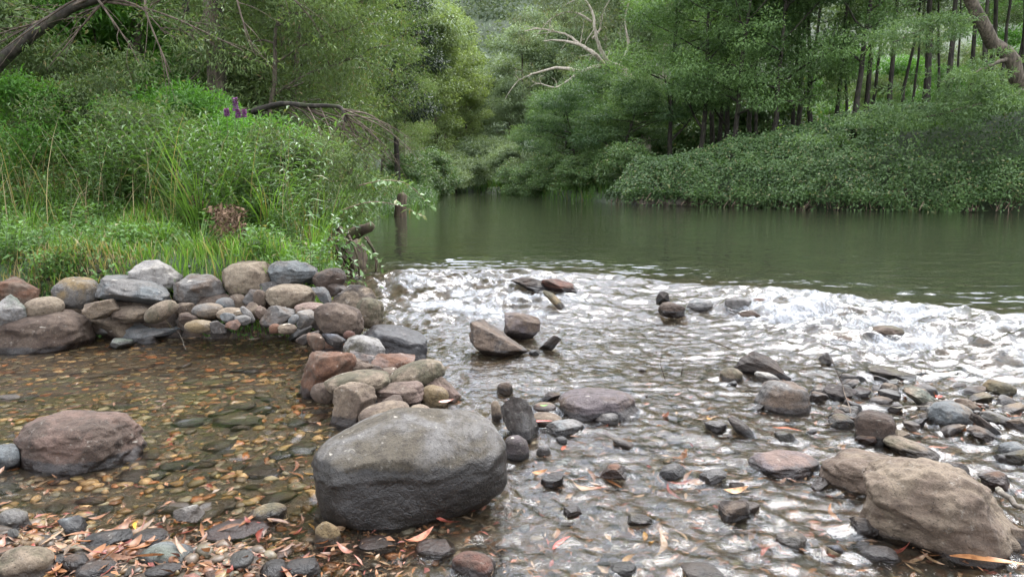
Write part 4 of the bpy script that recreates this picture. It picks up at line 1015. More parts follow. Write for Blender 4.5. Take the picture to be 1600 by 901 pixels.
# gum with bare pale limbs
rng = np.random.default_rng(77)
def pathY(pts, Y, jit=.5):
    P = np.array([onY(x, y, Y) for x, y in pts]); P[:, 1] += np.cumsum(rng.normal(0, jit, len(P))); return P
def smooth(P, k=4):
    P = np.asarray(P); t = np.arange(len(P)); q = np.linspace(0, len(P) - 1, (len(P) - 1) * k + 1)
    Q = np.stack([np.interp(q, t, P[:, c]) for c in range(P.shape[1])], 1)
    for _ in range(3): Q[1:-1] = (Q[:-2] + 2 * Q[1:-1] + Q[2:]) / 4
    return Q
g = tag(empty('gum_tree', base(1012, 45)), 'old gum with bare pale crooked limbs reaching left over the bend', 'tree')
g0 = np.array(g.location)
def part_tube(name, P, r0, r1, mt, parent, org, n=8, extra=()):
    mb = MB(); Q = smooth(P) - org; Q += rng.normal(0, r1 * .5, Q.shape)
    add_tube(mb, Q, np.linspace(r0, r1, len(Q)), n, rough=.04, rng=rng)
    for e in extra: 
        Q = smooth(e) - org; add_tube(mb, Q, np.linspace(r1 * .9, r1 * .3, len(Q)), 5)
    return link(name, mb.mesh(name, M[mt]), parent)
b0 = base(1012, 45, .3)
part_tube('trunk', np.array([b0, b0 + [-.1, .1, 2.5], b0 + [-.9, 0, 5], onY(972, 106, 45)]), .36, .18, 'bark_pale', g, g0, 10)
limb_px = [[(972, 106), (945, 100), (932, 79), (923, 55), (924, 29), (903, 7), (880, -30)], [(943, 101), (928, 88), (906, 70), (873, 63), (850, 66)], [(940, 102), (906, 114), (870, 103), (829, 117), (811, 124)],
           [(926, 60), (940, 45), (942, 20), (960, -15)], [(925, 35), (905, 22), (885, 18), (860, 30)], [(968, 104), (985, 70), (975, 30), (990, -20)], [(906, 70), (890, 52), (868, 45), (842, 38), (820, 45)], [(906, 113), (890, 125), (870, 140), (845, 132)]]
ends = []
for k, p in enumerate(limb_px):
    P = pathY(p, 45, .25); P[0] = onY(*p[0], 45)
    ex = []
    for q in range(5):
        i = rng.integers(1, len(P)); d = unit(rng.normal(size=3) + [-.3, 0, .3]); l = rng.uniform(.6, 1.5)
        ex.append(np.stack([P[i], P[i] + d * l * .5 + rng.normal(0, .1, 3), P[i] + d * l + [0, 0, -.1]])); ends.append(ex[-1][-1])
    ends.append(P[-1])
    part_tube('limb', P, .14 if k < 3 else .075, .03, 'bark_pale', g, g0, 7, ex)
cm = MB()
for e in ends:
    if e[2] > 10 or rng.random() < .15: clump_leaves(cm, e - g0 + rng.normal(0, .3, 3), rng.uniform(.6, 1.1), 230, .22, .045, rng, .9, 1.1, rng.uniform(.3, .8))
for _ in range(46):
    c = onY(rng.uniform(825, 1010), rng.uniform(-150, 5), 46) ; c[1] += rng.normal(0, 1.6)
    clump_leaves(cm, c - g0, rng.uniform(.6, 1.1), 210, .22, .045, rng, .9, 1.1, rng.uniform(.3, .85))
link('crown', cm.mesh('crown', M['gum'], False), g)

# leaning tree at the top right with a feathery branch
r0 = base(1668, 25); t = tag(empty('leaning_tree', r0), 'brown trunk leaning left at the top right corner with feathery branch', 'tree')
part_tube('trunk', np.array([r0 - [0, 0, .3], onY(1600, 135, 24.5), onY(1556, 66, 24.3), onY(1508, -6, 24), onY(1460, -90, 23.5), onY(1430, -190, 23)]), .27, .12, 'bark_mid', t, r0, 10)
bl = [[(1530, 34), (1480, 34), (1440, 40), (1400, 62), (1350, 82)], [(1575, 92), (1530, 105), (1480, 125), (1420, 140)], [(1600, 140), (1560, 155), (1480, 172), (1400, 190)], [(1470, -60), (1400, -50), (1330, -20)], [(1440, -150), (1520, -180), (1560, -170)]]
cm = MB()
for p in bl:
    P = pathY(p, 24.3, .0); P[:, 1] -= np.linspace(0, 1.8, len(P)); part_tube('limb', P, .07, .02, 'bark_mid', t, r0, 6)
    Q = smooth(P)
    for q in Q[len(Q) // 3:]:
        for _ in range(3): clump_leaves(cm, q + rng.normal(0, [.5, .5, .22], 3) - [0, 0, .1] - r0, rng.uniform(.3, .6), 110, .14, .036, rng, .28, .1, rng.uniform(.4, .8))
for _ in range(40):
    c = onY(rng.uniform(1240, 1600), 0, 23) * 1.0; f = rng.uniform(0, 1)
    c = onY(1250 + 360 * f, 205 - 62 * f + rng.normal(0, 14), 22.6 + rng.normal(0, .5)); clump_leaves(cm, c - r0, rng.uniform(.35, .65), 110, .14, .036, rng, .3, .1, rng.uniform(.3, .7))
for _ in range(40):
    c = onY(rng.uniform(1380, 1560), rng.uniform(-240, -60), 23 + rng.normal(0, 1)); clump_leaves(cm, c - r0, rng.uniform(.6, 1.), 260, .1, .025, rng, .5, .1, rng.uniform(.3, .7))
link('crown', cm.mesh('crown', M['feather'], False), t)

# leaning tree at the top left with drooping bare twigs
r0 = np.array([-8.6, 9.4, gz(-8.6, 9.4)]); t = tag(empty('leaning_tree', r0), 'dark trunk leaning right across the top left corner with bare twigs', 'tree')
part_tube('trunk', np.array([r0 - [0, 0, .3], onY(-60, 170, 9.2), onY(0, 94, 9.1), onY(70, 36, 9), onY(150, -4, 9), onY(300, -60, 8.8), onY(480, -130, 8.6)]), .10, .035, 'bark_dark', t, r0, 9)
cm = MB()
for k in range(13):
    f = rng.uniform(.15, 1); s = onY(60 + 420 * f, 20 - 140 * f, 9 - .3 * f)
    d = onY(rng.uniform(-30, 470), rng.uniform(-10, 115), 8.6 + rng.normal(0, .5))
    m1 = (s + d) / 2 + rng.normal(0, .12, 3) + [0, 0, .12]
    ex = []
    for q in range(6):
        b_ = m1 + (d - m1) * rng.uniform(0, .9); l = rng.uniform(.2, .6); dd = unit((d - s) + rng.normal(0, .35, 3) * np.linalg.norm(d - s))
        ex.append(np.stack([b_, b_ + dd * l * .5 + rng.normal(0, .03, 3), b_ + dd * l - [0, 0, .05]]))
        if rng.random() < .6: clump_leaves(cm, ex[-1][-1] - r0, .16, 18, .07, .018, rng, .6, .3, .5)
    part_tube('limb', np.array([s, m1, d]), .02, .006, 'twig', t, r0, 5, ex)
for _ in range(40):
    c = onY(rng.uniform(-80, 560), rng.uniform(-260, -60), 8.8 + rng.normal(0, .9)); clump_leaves(cm, c - r0, rng.uniform(.3, .55), 150, .08, .02, rng, .6, .3, rng.uniform(.3, .7))
link('crown', cm.mesh('crown', M['left'], False), t)

# fallen dead branch with hanging twigs
mb = MB(); P = smooth([onY(395, 175, 10.6), onY(440, 160, 10.4), onY(480, 166, 10.2), onY(520, 165, 10), onY(536, 168, 9.9), onY(540, 190, 9.85)])
add_tube(mb, P, np.linspace(.045, .014, len(P)), 8, rough=.08, rng=rng)
br = link('fallen_branch', mb.mesh('fallen_branch', M['bark_dark'])); tag(br, 'dead dark branch lying out over the left bank with hanging twigs', 'branch')
for k in range(22):
    f = rng.uniform(.25, 1); s = P[int(f * (len(P) - 1))]
    d = onY(rng.uniform(505, 665), rng.uniform(195, 300), 10 + rng.normal(0, .4)); m1 = (s + d) / 2 + [rng.uniform(0, .12), 0, .1]
    mb = MB(); Q = smooth([s, m1, d]); add_tube(mb, Q, np.linspace(.012, .003, len(Q)), 4)
    for q in range(4):
        i = rng.integers(3, len(Q)); dd = unit(rng.normal(size=3) + [.3, 0, -.8]); l = rng.uniform(.1, .35); add_tube(mb, np.stack([Q[i], Q[i] + dd * l]), np.array([.004, .002]), 3)
    link('twig', mb.mesh('twig', M['twig']), br)
# stump and undercut roots at the pool edge
s0 = base(624, 20.5, .25); mb = MB(); add_tube(mb, np.array([s0, s0 + [.02, 0, .4], s0 + [.05, 0, .8], s0 + [.1, 0, 1.1]]), np.array([.30, .19, .15, .13]), 10, rough=.08, rng=rng)
tag(link('tree_stump', mb.mesh('tree_stump', M['root'])), 'dark stump standing at the water edge of the left bank', 'stump')
V, F = rock_verts(np.random.default_rng(9), 'ang', 5, .9); V = V / np.abs(V).max(0) * np.array([.26, .4, .36])
rt = link('root_mass', mk_mesh('root_mass', V, [(F, 0)], M['root'], True), None, onY(536, 398, 8.7)); tag(rt, 'dark undercut root mass hanging over the pool at the end of the bank', 'roots')
for k in range(16):
    a = rng.uniform(-.25, .3, 3) * [1, 1, .4]; mb = MB(); Q = smooth([a + [0, -.1, .2], a + [rng.uniform(0, .2), -.25, 0], a + [rng.uniform(.0, .35), -.35 + rng.uniform(-.1, .2), -.45]]); add_tube(mb, Q, np.linspace(.018, .005, len(Q)), 5)
    link('root', mb.mesh('root', M['root']), rt)
mb = MB(); P = smooth([onY(500, 384, 8.75), onY(530, 374, 8.7), onY(560, 362, 8.6), onY(582, 352, 8.55)]); add_tube(mb, P, np.linspace(.11, .05, len(P)), 9, rough=.1, rng=rng)
tag(link('broken_log', mb.mesh('broken_log', M['root'])), 'stub of rotten dark log jutting over the water from the root mass', 'log')
# driftwood at the right bank
mb = MB(); P = smooth([onz(1000, 321, .0) + [0, .6, .1], onz(1060, 322, .0) + [0, .3, .15], onz(1110, 322, 0) + [0, .2, .12], onz(1160, 321, 0) + [0, .5, .05]]); add_tube(mb, P, np.linspace(.14, .2, len(P)), 9, rough=.08, rng=rng)
tag(link('driftwood_log', mb.mesh('driftwood_log', M['bark_grey'])), 'grey driftwood log lying at the waterline of the right bank', 'log')
mb = MB(); a = onz(1068, 320, .0); add_tube(mb, smooth([a + [-.5, .2, .55], a + [-.1, 0, .3], a + [.35, -.2, .12]]), np.linspace(.07, .16, 9), 8, rough=.1, rng=rng)
tag(link('mossy_log', mb.mesh('mossy_log', M['root'])), 'short dark mossy log end sticking up before the driftwood', 'log')

# ------------------------------------------------------------------ brambles of the right bank
rng = np.random.default_rng(51)
n = 190000
_yc = np.linspace(15, 30.8, 300); _wt = np.sqrt(1 + np.gradient(np.interp(_yc, _RY, _RX), _yc) ** 2); _wt = np.cumsum(_wt) / _wt.sum()
yy = np.interp(rng.uniform(0, 1, n), _wt, _yc); sr = -.75 + 10.5 * rng.uniform(0, 1, n) ** 1.7 ; rxv = np.interp(yy, _RY, _RX)
slope = np.gradient(np.interp(np.linspace(15, 35, 200), _RY, _RX), np.linspace(15, 35, 200)); sl_ = np.interp(yy, np.linspace(15, 35, 200), slope)
xx = rxv + sr * np.sqrt(1 + sl_ ** 2)
zz = ground(xx, yy)
hum = .55 + .45 * p2(xx, yy, .55, off=4) + .25 * p2(xx, yy, 1.6, off=6)
front = sst(-.75, .3, sr)
und = .10 + .42 * sst(-.15, .35, p2(xx, yy, .45, off=33))
top = np.where(sr < .4, und + (1.05 - und * .6) * np.sqrt(np.clip(front, 0, 1)), zz + .75) + hum * .8 * sst(-.6, .5, sr) * (.35 + .65 * sst(6, 4., sr))
top = np.maximum(top, zz + .12)
P = np.stack([xx, yy, top - rng.exponential(.09, n)], 1)
hang = rng.random(n) < .07 * (sr < 0); P[hang, 2] = np.maximum(P[hang, 2] - rng.uniform(0, .5, hang.sum()), .06)
D = rng.normal(0, .8, (n, 3)) + np.array([-.35, -.55, -.35]); N = rng.normal(0, .35, (n, 3)) + np.array([-.25, -.45, .9])
hole = p2(xx, yy, 1.1, off=41) + .5 * p2(xx, yy, 3, off=42); shoot = rng.random(n) < .05
P[:, 2] += np.where(shoot, rng.uniform(0, .45, n) * sst(0, .4, p2(xx, yy, 2.2, off=43)), 0) - .3 * sst(.35, .75, hole)
kp = (hole < .45) | (rng.random(n) < .35); P, D, N, xx, yy = P[kp], D[kp], N[kp], xx[kp], yy[kp]; n = len(P)
mb = MB(); leaves(mb, P, D, N, rng.uniform(.06, .15, n), rng.uniform(.045, .09, n), np.clip(.5 + .45 * p2(xx, yy, 1.4, off=11) + rng.normal(0, .2, n), 0, 1))
th = link('bramble_thicket', mb.mesh('bramble_thicket', M['bramble'], False)); tag(th, 'dense blackberry thicket covering the right bank and hanging over the water', 'brambles', kind='stuff')
mb = MB()
for k in range(520):
    y = rng.uniform(17, 30.6); s_ = rng.uniform(-.45, .15); i = np.interp(y, _RY, _RX); sl1 = np.interp(y, np.linspace(15, 35, 200), slope); x = i + s_ * math.sqrt(1 + sl1 ** 2)
    a = np.array([x + .25, y + .2, rng.uniform(.5, .95)]); e = np.array([x - rng.uniform(0, .5), y - rng.uniform(0, .5), rng.uniform(-.05, .12)])
    add_tube(mb, smooth([a, (a + e) / 2 + rng.normal(0, .14, 3) + [0, 0, .05], e], 3), np.linspace(.016, .009, 7), 4)
tag(link('bramble_canes', mb.mesh('bramble_canes', M['cane'])), 'tangle of bare brown canes hanging under the blackberry thicket', 'canes', kind='stuff')
n = 26000; yy = rng.uniform(13, 75, n); side = rng.random(n) < .5
ex_ = np.where(side, np.interp(yy, _LY, _LX), np.interp(yy, _RY, _RX)); off_ = rng.uniform(-.15, 4.5, n) ** 1.0
xx = np.where(side, ex_ - off_, ex_ + off_); ok = side | (yy > 33); xx, yy = xx[ok], yy[ok]; n = len(xx)
mb = MB(); blades(mb, np.stack([xx, yy, ground(xx, yy) - .03], 1), rng.normal(size=(n, 3)), rng.uniform(.3, .9, n), rng.uniform(.03, .06, n), rng.uniform(.3, 1.2, n), np.clip(.5 + .5 * p2(xx, yy, .4, off=9) + rng.normal(0, .15, n), 0, 1), 3)
tag(link('bank_grass', mb.mesh('bank_grass', M['cover'], False)), 'long grass fringing the far banks of the river', 'grass', kind='stuff')
# bright ground plants under the right stand
n = 30000; xx = rng.uniform(2, 40, n); yy = rng.uniform(29, 62, n); rxv = np.interp(yy, _RY, _RX); ok = xx > rxv + 2.2; xx, yy = xx[ok], yy[ok]; n = len(xx)
P = np.stack([xx, yy, ground(xx, yy) + rng.uniform(0, .6, n) * (.5 + .5 * p2(xx, yy, .5, off=3))], 1)
mb = MB(); leaves(mb, P, rng.normal(0, .8, (n, 3)) + [0, -.3, 0], rng.normal(0, .4, (n, 3)) + [0, -.3, .8], rng.uniform(.2, .4, n), rng.uniform(.1, .18, n), np.clip(.55 + .4 * p2(xx, yy, .4, off=5) + rng.normal(0, .15, n), 0, 1))
tag(link('undergrowth', mb.mesh('undergrowth', M['shade_green'], False)), 'bright green undergrowth on the slope behind the right stand', 'undergrowth', kind='stuff')
# far hill
mb = MB(); nt_ = 9000
hx = rng.uniform(-260, 300, nt_); hy = 20 + 320 * rng.uniform(0, 1, nt_); hz = ground(hx, hy)
keep = (np.hypot(hx, hy) > 75) & ((hx > np.interp(hy, _RY, _RX) + 20) | (hx < np.interp(hy, _LY, _LX) - 12) | (hy > 100)); hx, hy, hz = hx[keep], hy[keep], hz[keep]; nt_ = len(hx)
for k in range(nt_):
    r = rng.uniform(2.4, 4.6); c = np.array([hx[k], hy[k], hz[k] + rng.uniform(4, 9)]); tn = rng.uniform(.15, .85)
    clump_leaves(mb, c, r, 80, .95, .5, rng, 1.1, .3, tn, .15)
tag(link('hillside_forest', mb.mesh('hillside_forest', M['hill'], False)), 'hazy eucalypt forest covering the hill that closes the valley', 'forest', kind='stuff')

# ------------------------------------------------------------------ left bank: grass, low leaves, weeds
rng = np.random.default_rng(61)
def left_pts(n, y0, y1, x0=-11, smin=.12):
    x = rng.uniform(x0, -1.2, n); y = y0 + (y1 - y0) * rng.uniform(0, 1, n) ** 1.3
    s = np.minimum(np.interp(y, _LY, _LX) - x, y - 5.6)
    ok = (s > smin) & (x > -.78 * y - 1); return x[ok], y[ok], s[ok]
x, y, s = left_pts(90000, 5.8, 15)
pat = p2(x, y, .9, off=14); dry = sst(.15, .5, p2(x, y, .7, off=15) + .35 * np.exp(-(((x + 5.2) / 1.2) ** 2 + ((y - 8.6) / .9) ** 2)))
keep = rng.random(len(x)) < .5 + .5 * sst(-.3, .3, pat); x, y, s, pat, dry = x[keep], y[keep], s[keep], pat[keep], dry[keep]
n = len(x); L = (.16 + .22 * sst(6.6, 9, y) + .10 * pat) * rng.uniform(.6, 1.4, n)
isdry = rng.random(n) < .09 + .55 * dry
mb = MB(); P = np.stack([x, y, ground(x, y) - .02], 1); D = np.stack([rng.normal(size=n), rng.normal(-.3, 1, n), np.zeros(n)], 1)
for sel, mi in ((~isdry, 0), (isdry, 1)):
    blades(mb, P[sel], D[sel], L[sel] * (1.1 if mi else 1), (rng.uniform(.005, .011, n) * (1 + .05 * y))[sel], rng.uniform(.3, 1., sel.sum()), np.clip(.5 + .4 * pat[sel] + rng.normal(0, .2, sel.sum()), 0, 1), 3, mi)
tag(link('grass', mb.mesh('grass', [M['grass'], M['straw']], False)), 'rough green grass with dry straws on the left bank', 'grass', kind='stuff')
x, y, s = left_pts(60000, 5.75, 12)
pat = p2(x, y, 1.6, off=24); k = rng.random(len(x)) < sst(-.35, .25, pat); x, y, pat = x[k], y[k], pat[k]; n = len(x)
mb = MB(); P = np.stack([x, y, ground(x, y) + rng.uniform(0, .16, n) + .12 * np.clip(pat, 0, 1)], 1)
leaves(mb, P, rng.normal(0, .8, (n, 3)) + [0, -.3, .1], rng.normal(0, .4, (n, 3)) + [0, -.25, .8], rng.uniform(.025, .06, n), rng.uniform(.018, .035, n), np.clip(.5 + .5 * pat + rng.normal(0, .2, n), 0, 1), True)
tag(link('ground_cover', mb.mesh('ground_cover', M['cover'], False)), 'low clover-like leaves creeping over the left bank', 'ground cover', kind='stuff')
# curtain of leaves and shoots falling over the undercut edge
n = 8000; y = 6.2 + 24 * rng.uniform(0, 1, n) ** .7 ; ex_ = np.interp(y, _LY, _LX); x = ex_ + rng.normal(-.1, .16, n); z = .35 + .35 * rng.uniform(-1, 1, n) + .25 * p2(x, y, 1, off=3)
mb = MB(); leaves(mb, np.stack([x, y, np.maximum(z, .05)], 1), rng.normal(0, .7, (n, 3)) + [.5, -.2, -.4], rng.normal(0, .4, (n, 3)) + [.6, -.3, .6], rng.uniform(.04, .09, n), rng.uniform(.02, .045, n), np.clip(rng.normal(.4, .25, n), 0, 1), True)
tag(link('edge_creeper', mb.mesh('edge_creeper', M['weed'], False)), 'leafy creeper hanging over the undercut edge of the left bank', 'creeper', kind='stuff')

def weed_proto(seed, h, ns, nl, L, W, mt, spread=.25, lean=.25):
    r = np.random.default_rng(seed); sm = MB(); lm = MB()
    for k in range(ns):
        az = r.uniform(0, 6.28); hh = h * r.uniform(.65, 1.1); b = np.array([math.cos(az), math.sin(az), 0]) * r.uniform(0, spread); d = np.array([math.cos(az), math.sin(az), 0]) * hh * r.uniform(.1, lean * 1.6)
        t = np.linspace(0, 1, 7)[:, None]; Q = b + d * t ** 1.8 + np.array([0, 0, hh]) * t * (1 - .08 * t); Q += np.cumsum(r.normal(0, .008, Q.shape), 0)
        add_tube(sm, Q, np.linspace(.006, .002, 7), 4, tint=.4)
        f = np.linspace(.12, 1, nl) ; P = np.stack([np.interp(f, t[:, 0], Q[:, c]) for c in range(3)], 1)
        a = np.arange(nl) * 2.4 + r.uniform(0, 6); up = .15 + .75 * f ** 2
        D = np.stack([np.cos(a), np.sin(a), up + r.normal(0, .2, nl)], 1); N = np.stack([-np.cos(a) * .4, -np.sin(a) * .4, np.ones(nl)], 1) + r.normal(0, .2, (nl, 3))
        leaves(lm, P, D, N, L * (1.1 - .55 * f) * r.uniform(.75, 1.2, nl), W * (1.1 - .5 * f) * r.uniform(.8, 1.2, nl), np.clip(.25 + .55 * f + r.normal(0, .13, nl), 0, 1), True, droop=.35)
    return sm.mesh('stem', M['stem']), lm.mesh('leaves', M[mt], False)
WP = [weed_proto(201, 1.15, 5, 30, .17, .038, 'weed'), weed_proto(202, .9, 6, 30, .12, .028, 'weed', .3), weed_proto(203, 1.4, 4, 38, .18, .034, 'weed', .2, .35), weed_proto(204, .55, 7, 18, .09, .035, 'cover', .22), weed_proto(205, .45, 6, 14, .12, .06, 'cover', .18)]
def put_weed(px, Y, v, rz, sc, label, group, name='weed', cat='weed'):
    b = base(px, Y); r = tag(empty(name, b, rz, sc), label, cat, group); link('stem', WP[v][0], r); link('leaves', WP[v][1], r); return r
def free_left(px, Y, mg=.12):
    b = base(px, Y); return min(np.interp(Y, _LY, _LX) - b[0], Y - 5.75) > mg
c = 0
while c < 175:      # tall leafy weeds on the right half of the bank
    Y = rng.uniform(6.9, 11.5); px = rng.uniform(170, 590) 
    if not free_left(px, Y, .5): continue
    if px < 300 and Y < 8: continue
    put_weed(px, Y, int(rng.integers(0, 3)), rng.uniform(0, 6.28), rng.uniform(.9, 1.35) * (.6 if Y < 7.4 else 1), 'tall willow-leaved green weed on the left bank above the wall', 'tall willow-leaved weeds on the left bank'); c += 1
c = 0
while c < 70:
    Y = rng.uniform(6.05, 9.5); px = rng.uniform(-20, 570)
    if not free_left(px, Y): continue
    put_weed(px, Y, int(rng.integers(3, 5)), rng.uniform(0, 6.28), rng.uniform(.6, 1.1), 'low broad-leaved weed in the grass of the left bank', 'low broad-leaved weeds on the left bank'); c += 1
c = 0
while c < 64:
    Y = rng.uniform(8.3, 14); px = rng.uniform(-60, 330)
    put_weed(px, Y, int(rng.integers(0, 3)), rng.uniform(0, 6.28), rng.uniform(.8, 1.15), 'tall weed at the back of the left bank below the trees', 'tall weeds at the back of the left bank'); c += 1
put_weed(92, 6.05, 4, .5, .7, 'pale round-leaved seedling between the mustard boulder and the rust brown boulder', None)
# long bladed reeds
RP = []
for sd in (1, 2, 3):
    r = np.random.default_rng(sd); mb = MB(); n = 70; a = r.uniform(0, 6.28, n); P = np.stack([np.cos(a), np.sin(a), 0 * a], 1) * r.uniform(0, .16, n)[:, None]
    blades(mb, P, np.stack([np.cos(a), np.sin(a), 0 * a], 1), r.uniform(.5, 1.25, n), r.uniform(.010, .02, n), r.uniform(.3, 1.3, n), np.clip(r.normal(.6, .2, n), 0, 1), 5)
    RP.append(mb.mesh('reed_clump', M['grass'], False))
c = 0
for k in range(400):
    if c >= 13: break
    px = rng.uniform(300, 575); Y = rng.uniform(7.2, 10)
    if not free_left(px, Y): continue
    o = link('reed_clump', RP[c % 3], None, base(px, Y), rng.uniform(0, 6)); s_ = rng.uniform(.75, 1.15); o.scale = (s_, s_, s_)
    tag(o, 'clump of long arching green reed blades on the left bank', 'reeds', 'reed clumps on the left bank'); c += 1
for k, (px, Y, lab) in enumerate([(320, 6.4, 'bright soft grass tuft drooping just behind the rough grey brown block'), (265, 6.7, 'bright grass tuft behind the whitish block'), (30, 6.5, 'bright grass tuft behind the rust brown boulder at the left'), (60, 7.4, 'bright grass tuft up the bank at the left edge'), (385, 6.5, 'bright grass tuft behind the large smooth tan boulder')]):
    o = link('grass_tuft', RP[k % 3], None, base(px, Y), k * 1.3); o.scale = (.5, .5, .42); tag(o, lab, 'grass tuft')
mb = MB(); x, y, s = left_pts(5200, 7.2, 13); k = rng.random(len(x)) < .12 + .5 * sst(0, .5, p2(x, y, .8, off=61)); x, y = x[k], y[k]; n = len(x)
blades(mb, np.stack([x, y, ground(x, y)], 1), rng.normal(size=(n, 3)), rng.uniform(.6, 1.45, n), rng.uniform(.006, .011, n), rng.uniform(.1, .9, n), rng.uniform(0, 1, n), 4)
tag(link('dry_stalks', mb.mesh('dry_stalks', M['straw'], False)), 'thin pale dry grass stalks standing among the weeds of the left bank', 'dry stalks', kind='stuff')
for k_, (px, Y, v, sc, lab) in enumerate([(235, 9.2, 1, .42, 'small dull sapling in the weeds left of the withered plant'), (300, 10.2, 0, .45, 'bright leafy sapling below the straight brown trunk'), (400, 9.4, 0, .38, 'bright leafy sapling right of the purple flowers'), (455, 8.8, 1, .4, 'dull sapling among the reeds near the dead branch'), (500, 9.8, 1, .5, 'dull bushy sapling under the dead branch twigs'), (150, 10, 1, .5, 'dull sapling in the weeds at the left'), (70, 9.6, 0, .4, 'bright leafy sapling in the weeds near the left edge')]):
    plant(PU[v], 'sapling', 'sapling', base(px, Y), k_ * 1.9, sc, lab, 'saplings among the weeds')
# dry brown seed stalks
n = 260; mb = MB(); a = rng.uniform(0, 6.28, n); P = np.stack([np.cos(a) * rng.uniform(0, .14, n), np.sin(a) * .1, rng.uniform(0, .35, n)], 1)
leaves(mb, P, rng.normal(0, .5, (n, 3)) + [0, 0, -.6], rng.normal(0, 1, (n, 3)), rng.uniform(.04, .1, n), rng.uniform(.012, .03, n), rng.uniform(0, 1, n), True)
dm = mb.mesh('dead_plant', bark_mat('dead_plant_brown', (.06, .035, .02), (.16, .10, .06)), False)
for px, Y, lab in [(318, 7.3, 'withered dark brown plant half way up the left bank'), (358, 6.7, 'withered brown plant hanging above the large tan boulder'), (372, 6.5, 'withered brown stalks right behind the large tan boulder')]:
    tag(link('dead_plant', dm, None, base(px, Y) + [0, 0, .1], px), lab, 'dead plant')
# purple flower spikes
f0 = base(368, 8.2); fw = tag(empty('flowering_weed', f0), 'weed with purple flower spikes above the green reeds', 'flower')
for px, py, hh in [(368, 166, .15), (354, 174, .08), (372, 176, .09), (381, 175, .08)]:
    tp = onY(px, py, 8.2) - f0; mb = MB(); add_tube(mb, smooth([[0, 0, 0], tp * [.6, 1, .6], tp + [0, 0, -.05]]), np.linspace(.006, .003, 9), 4); link('stem', mb.mesh('stem', M['stem']), fw)
    mb = MB(); n = 150; a = rng.uniform(0, 6.28, n); zf = rng.uniform(0, 1, n); rr = .022 * (1.1 - zf)
    leaves(mb, np.stack([np.cos(a) * rr * .4, np.sin(a) * rr * .4, zf * hh - .06], 1) + tp, np.stack([np.cos(a), np.sin(a), .5 + 0 * a], 1), rng.normal(0, .4, (n, 3)) + [0, 0, 1], .03, .022, rng.uniform(0, 1, n)); link('flower_spike', mb.mesh('flower_spike', M['petal'], False), fw)
# bramble shoots reaching over the pool
for pts, lab in [([(560, 290), (600, 280), (640, 285), (672, 322)], 'upper leafy bramble shoot arching over the pool from the left bank'), ([(530, 330), (580, 312), (630, 322), (660, 338)], 'middle leafy bramble shoot arching over the pool from the left bank'), ([(480, 380), (540, 370), (575, 390), (592, 420)], 'lower bramble shoot hanging by the root mass'), ([(450, 400), (500, 395), (545, 425), (570, 432)], 'bare bramble shoot hanging to the white water')]:
    P = smooth(pathY(pts, 8.2, .05)); mb = MB(); add_tube(mb, P, np.linspace(.006, .002, len(P)), 4, tint=.5); o = link('bramble_shoot', mb.mesh('bramble_shoot', M['cane'])); tag(o, lab, 'bramble shoot')
    n = 26; i = rng.integers(2, len(P), n); mb = MB(); leaves(mb, P[i], rng.normal(0, .7, (n, 3)) + [.3, 0, -.1], rng.normal(0, .3, (n, 3)) + [0, -.4, .8], rng.uniform(.06, .1, n), rng.uniform(.035, .055, n), rng.uniform(.5, 1, n), True); link('leaves', mb.mesh('leaves', M['bramble'], False), o)
# ------------------------------------------------------------------ camera, light, sky, air
cam = bpy.data.cameras.new('camera'); co = bpy.data.objects.new('camera', cam); COL.objects.link(co)
cam.sensor_width = 36; cam.lens = 36 * FPX / 1600; cam.clip_start = .05; cam.clip_end = 3000
co.location = CAM; co.rotation_euler = (math.pi / 2 - TH, 0, 0); scene.camera = co
SUN_EL, SUN_AZ = math.radians(60), math.radians(30)      # azimuth measured clockwise from +Y (ahead)
sd = np.array([math.sin(SUN_AZ) * math.cos(SUN_EL), math.cos(SUN_AZ) * math.cos(SUN_EL), math.sin(SUN_EL)])
sl = bpy.data.lights.new('sun', 'SUN'); so = bpy.data.objects.new('sun', sl); COL.objects.link(so)
sl.energy = 1.5; sl.angle = math.radians(34); sl.color = (1, .985, .965)
so.rotation_euler = Vector(sd).to_track_quat('Z', 'Y').to_euler()
w = bpy.data.worlds.new('World'); scene.world = w; w.use_nodes = True
nt = w.node_tree; nt.nodes.clear(); t = NT(nt)
sky = t.n('ShaderNodeTexSky', sky_type='NISHITA', sun_disc=False, sun_elevation=SUN_EL, sun_rotation=SUN_AZ, air_density=1.2, dust_density=4.0, ozone_density=1.0)
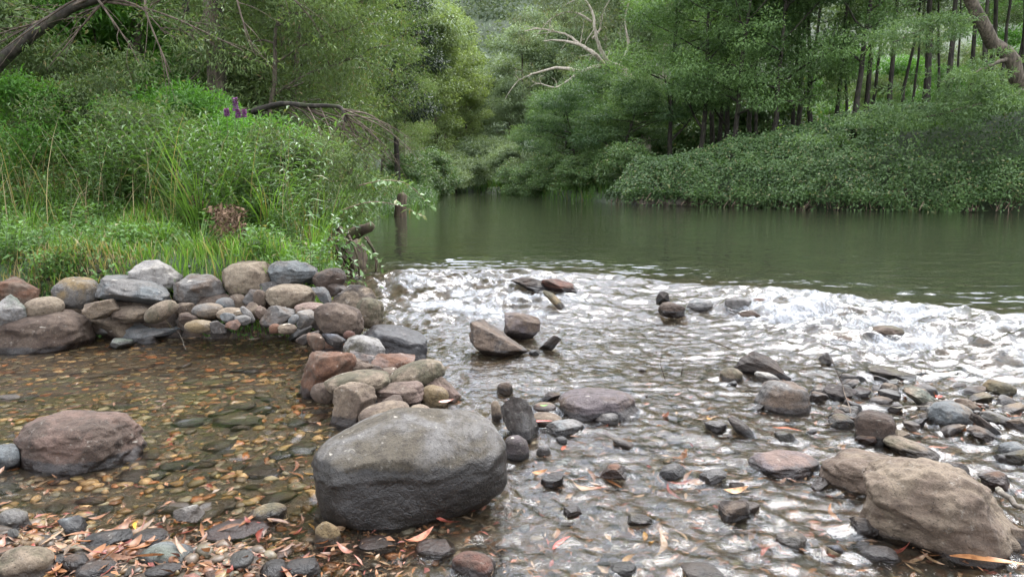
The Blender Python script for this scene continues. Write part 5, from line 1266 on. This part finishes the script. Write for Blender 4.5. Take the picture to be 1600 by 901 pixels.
# cloud cover: the blue is washed out by a thin bright overcast
tc = t.n('ShaderNodeTexCoord').outputs['Generated']
cl = t.noise(t.n('ShaderNodeMapping', ins={'Vector': tc, 'Scale': (1.5, 1.5, 3)}).outputs[0], 1.6, 5, .6)
bw = t.n('ShaderNodeHueSaturation', ins={'Saturation': .22, 'Value': 1.0, 'Color': sky.outputs[0]}).outputs[0]
cloud = t.mix(t.ramp(cl, .35, .7), (7.8, 8.4, 9.6, 1), (11.6, 12.2, 13.4, 1))
gl = t.n('ShaderNodeVectorMath', operation='DOT_PRODUCT', ins={0: tc, 1: tuple(unit(np.array([.2, .78, .62])))}).outputs['Value']
cloud = t.mix(t.ramp(gl, .62, .97), cloud, (11.5, 12.5, 14.6, 1))       # bright cloud patch added upstream to silver the reflections in the water
bg = t.n('ShaderNodeBackground', ins={'Color': t.mix(.75, bw, cloud), 'Strength': .085})
nt.links.new(bg.outputs[0], t.n('ShaderNodeOutputWorld').inputs[0])
HAZE = False
if HAZE:
    m, ntm = mat('haze_air'); tt = NT(ntm)
    pv = tt.n('ShaderNodeVolumePrincipled', ins={'Color': (.92, .95, 1, 1), 'Density': .0002, 'Anisotropy': .3})
    ntm.links.new(pv.outputs[0], tt.n('ShaderNodeOutputMaterial').inputs['Volume'])
    lo, hi = np.array([-440, -60, -4.]), np.array([440, 500, 110.])
    V = np.array([[(lo, hi)[i][0], (lo, hi)[j][1], (lo, hi)[k][2]] for k in (0, 1) for j in (0, 1) for i in (0, 1)])
    Fh = np.array([[0, 2, 3, 1], [4, 5, 7, 6], [0, 1, 5, 4], [2, 6, 7, 3], [0, 4, 6, 2], [1, 3, 7, 5]])
    hz_ = link('haze', mk_mesh('haze', V, [(Fh, 0)], m, False)); tag(hz_, 'thin bluish haze filling the valley', 'haze', kind='stuff')
vs = scene.view_settings; vs.view_transform = 'Standard'; vs.look = 'None'; vs.gamma = 1; vs.exposure = 2.3; vs.use_curve_mapping = False
cy = scene.cycles
cy.use_denoising = True
try: cy.denoiser = 'OPENIMAGEDENOISE'
except Exception: pass
cy.max_bounces = 9; cy.diffuse_bounces = 4; cy.glossy_bounces = 4; cy.transmission_bounces = 6; cy.transparent_max_bounces = 8; cy.volume_bounces = 1
cy.sample_clamp_indirect = 8.0; cy.blur_glossy = 0.5
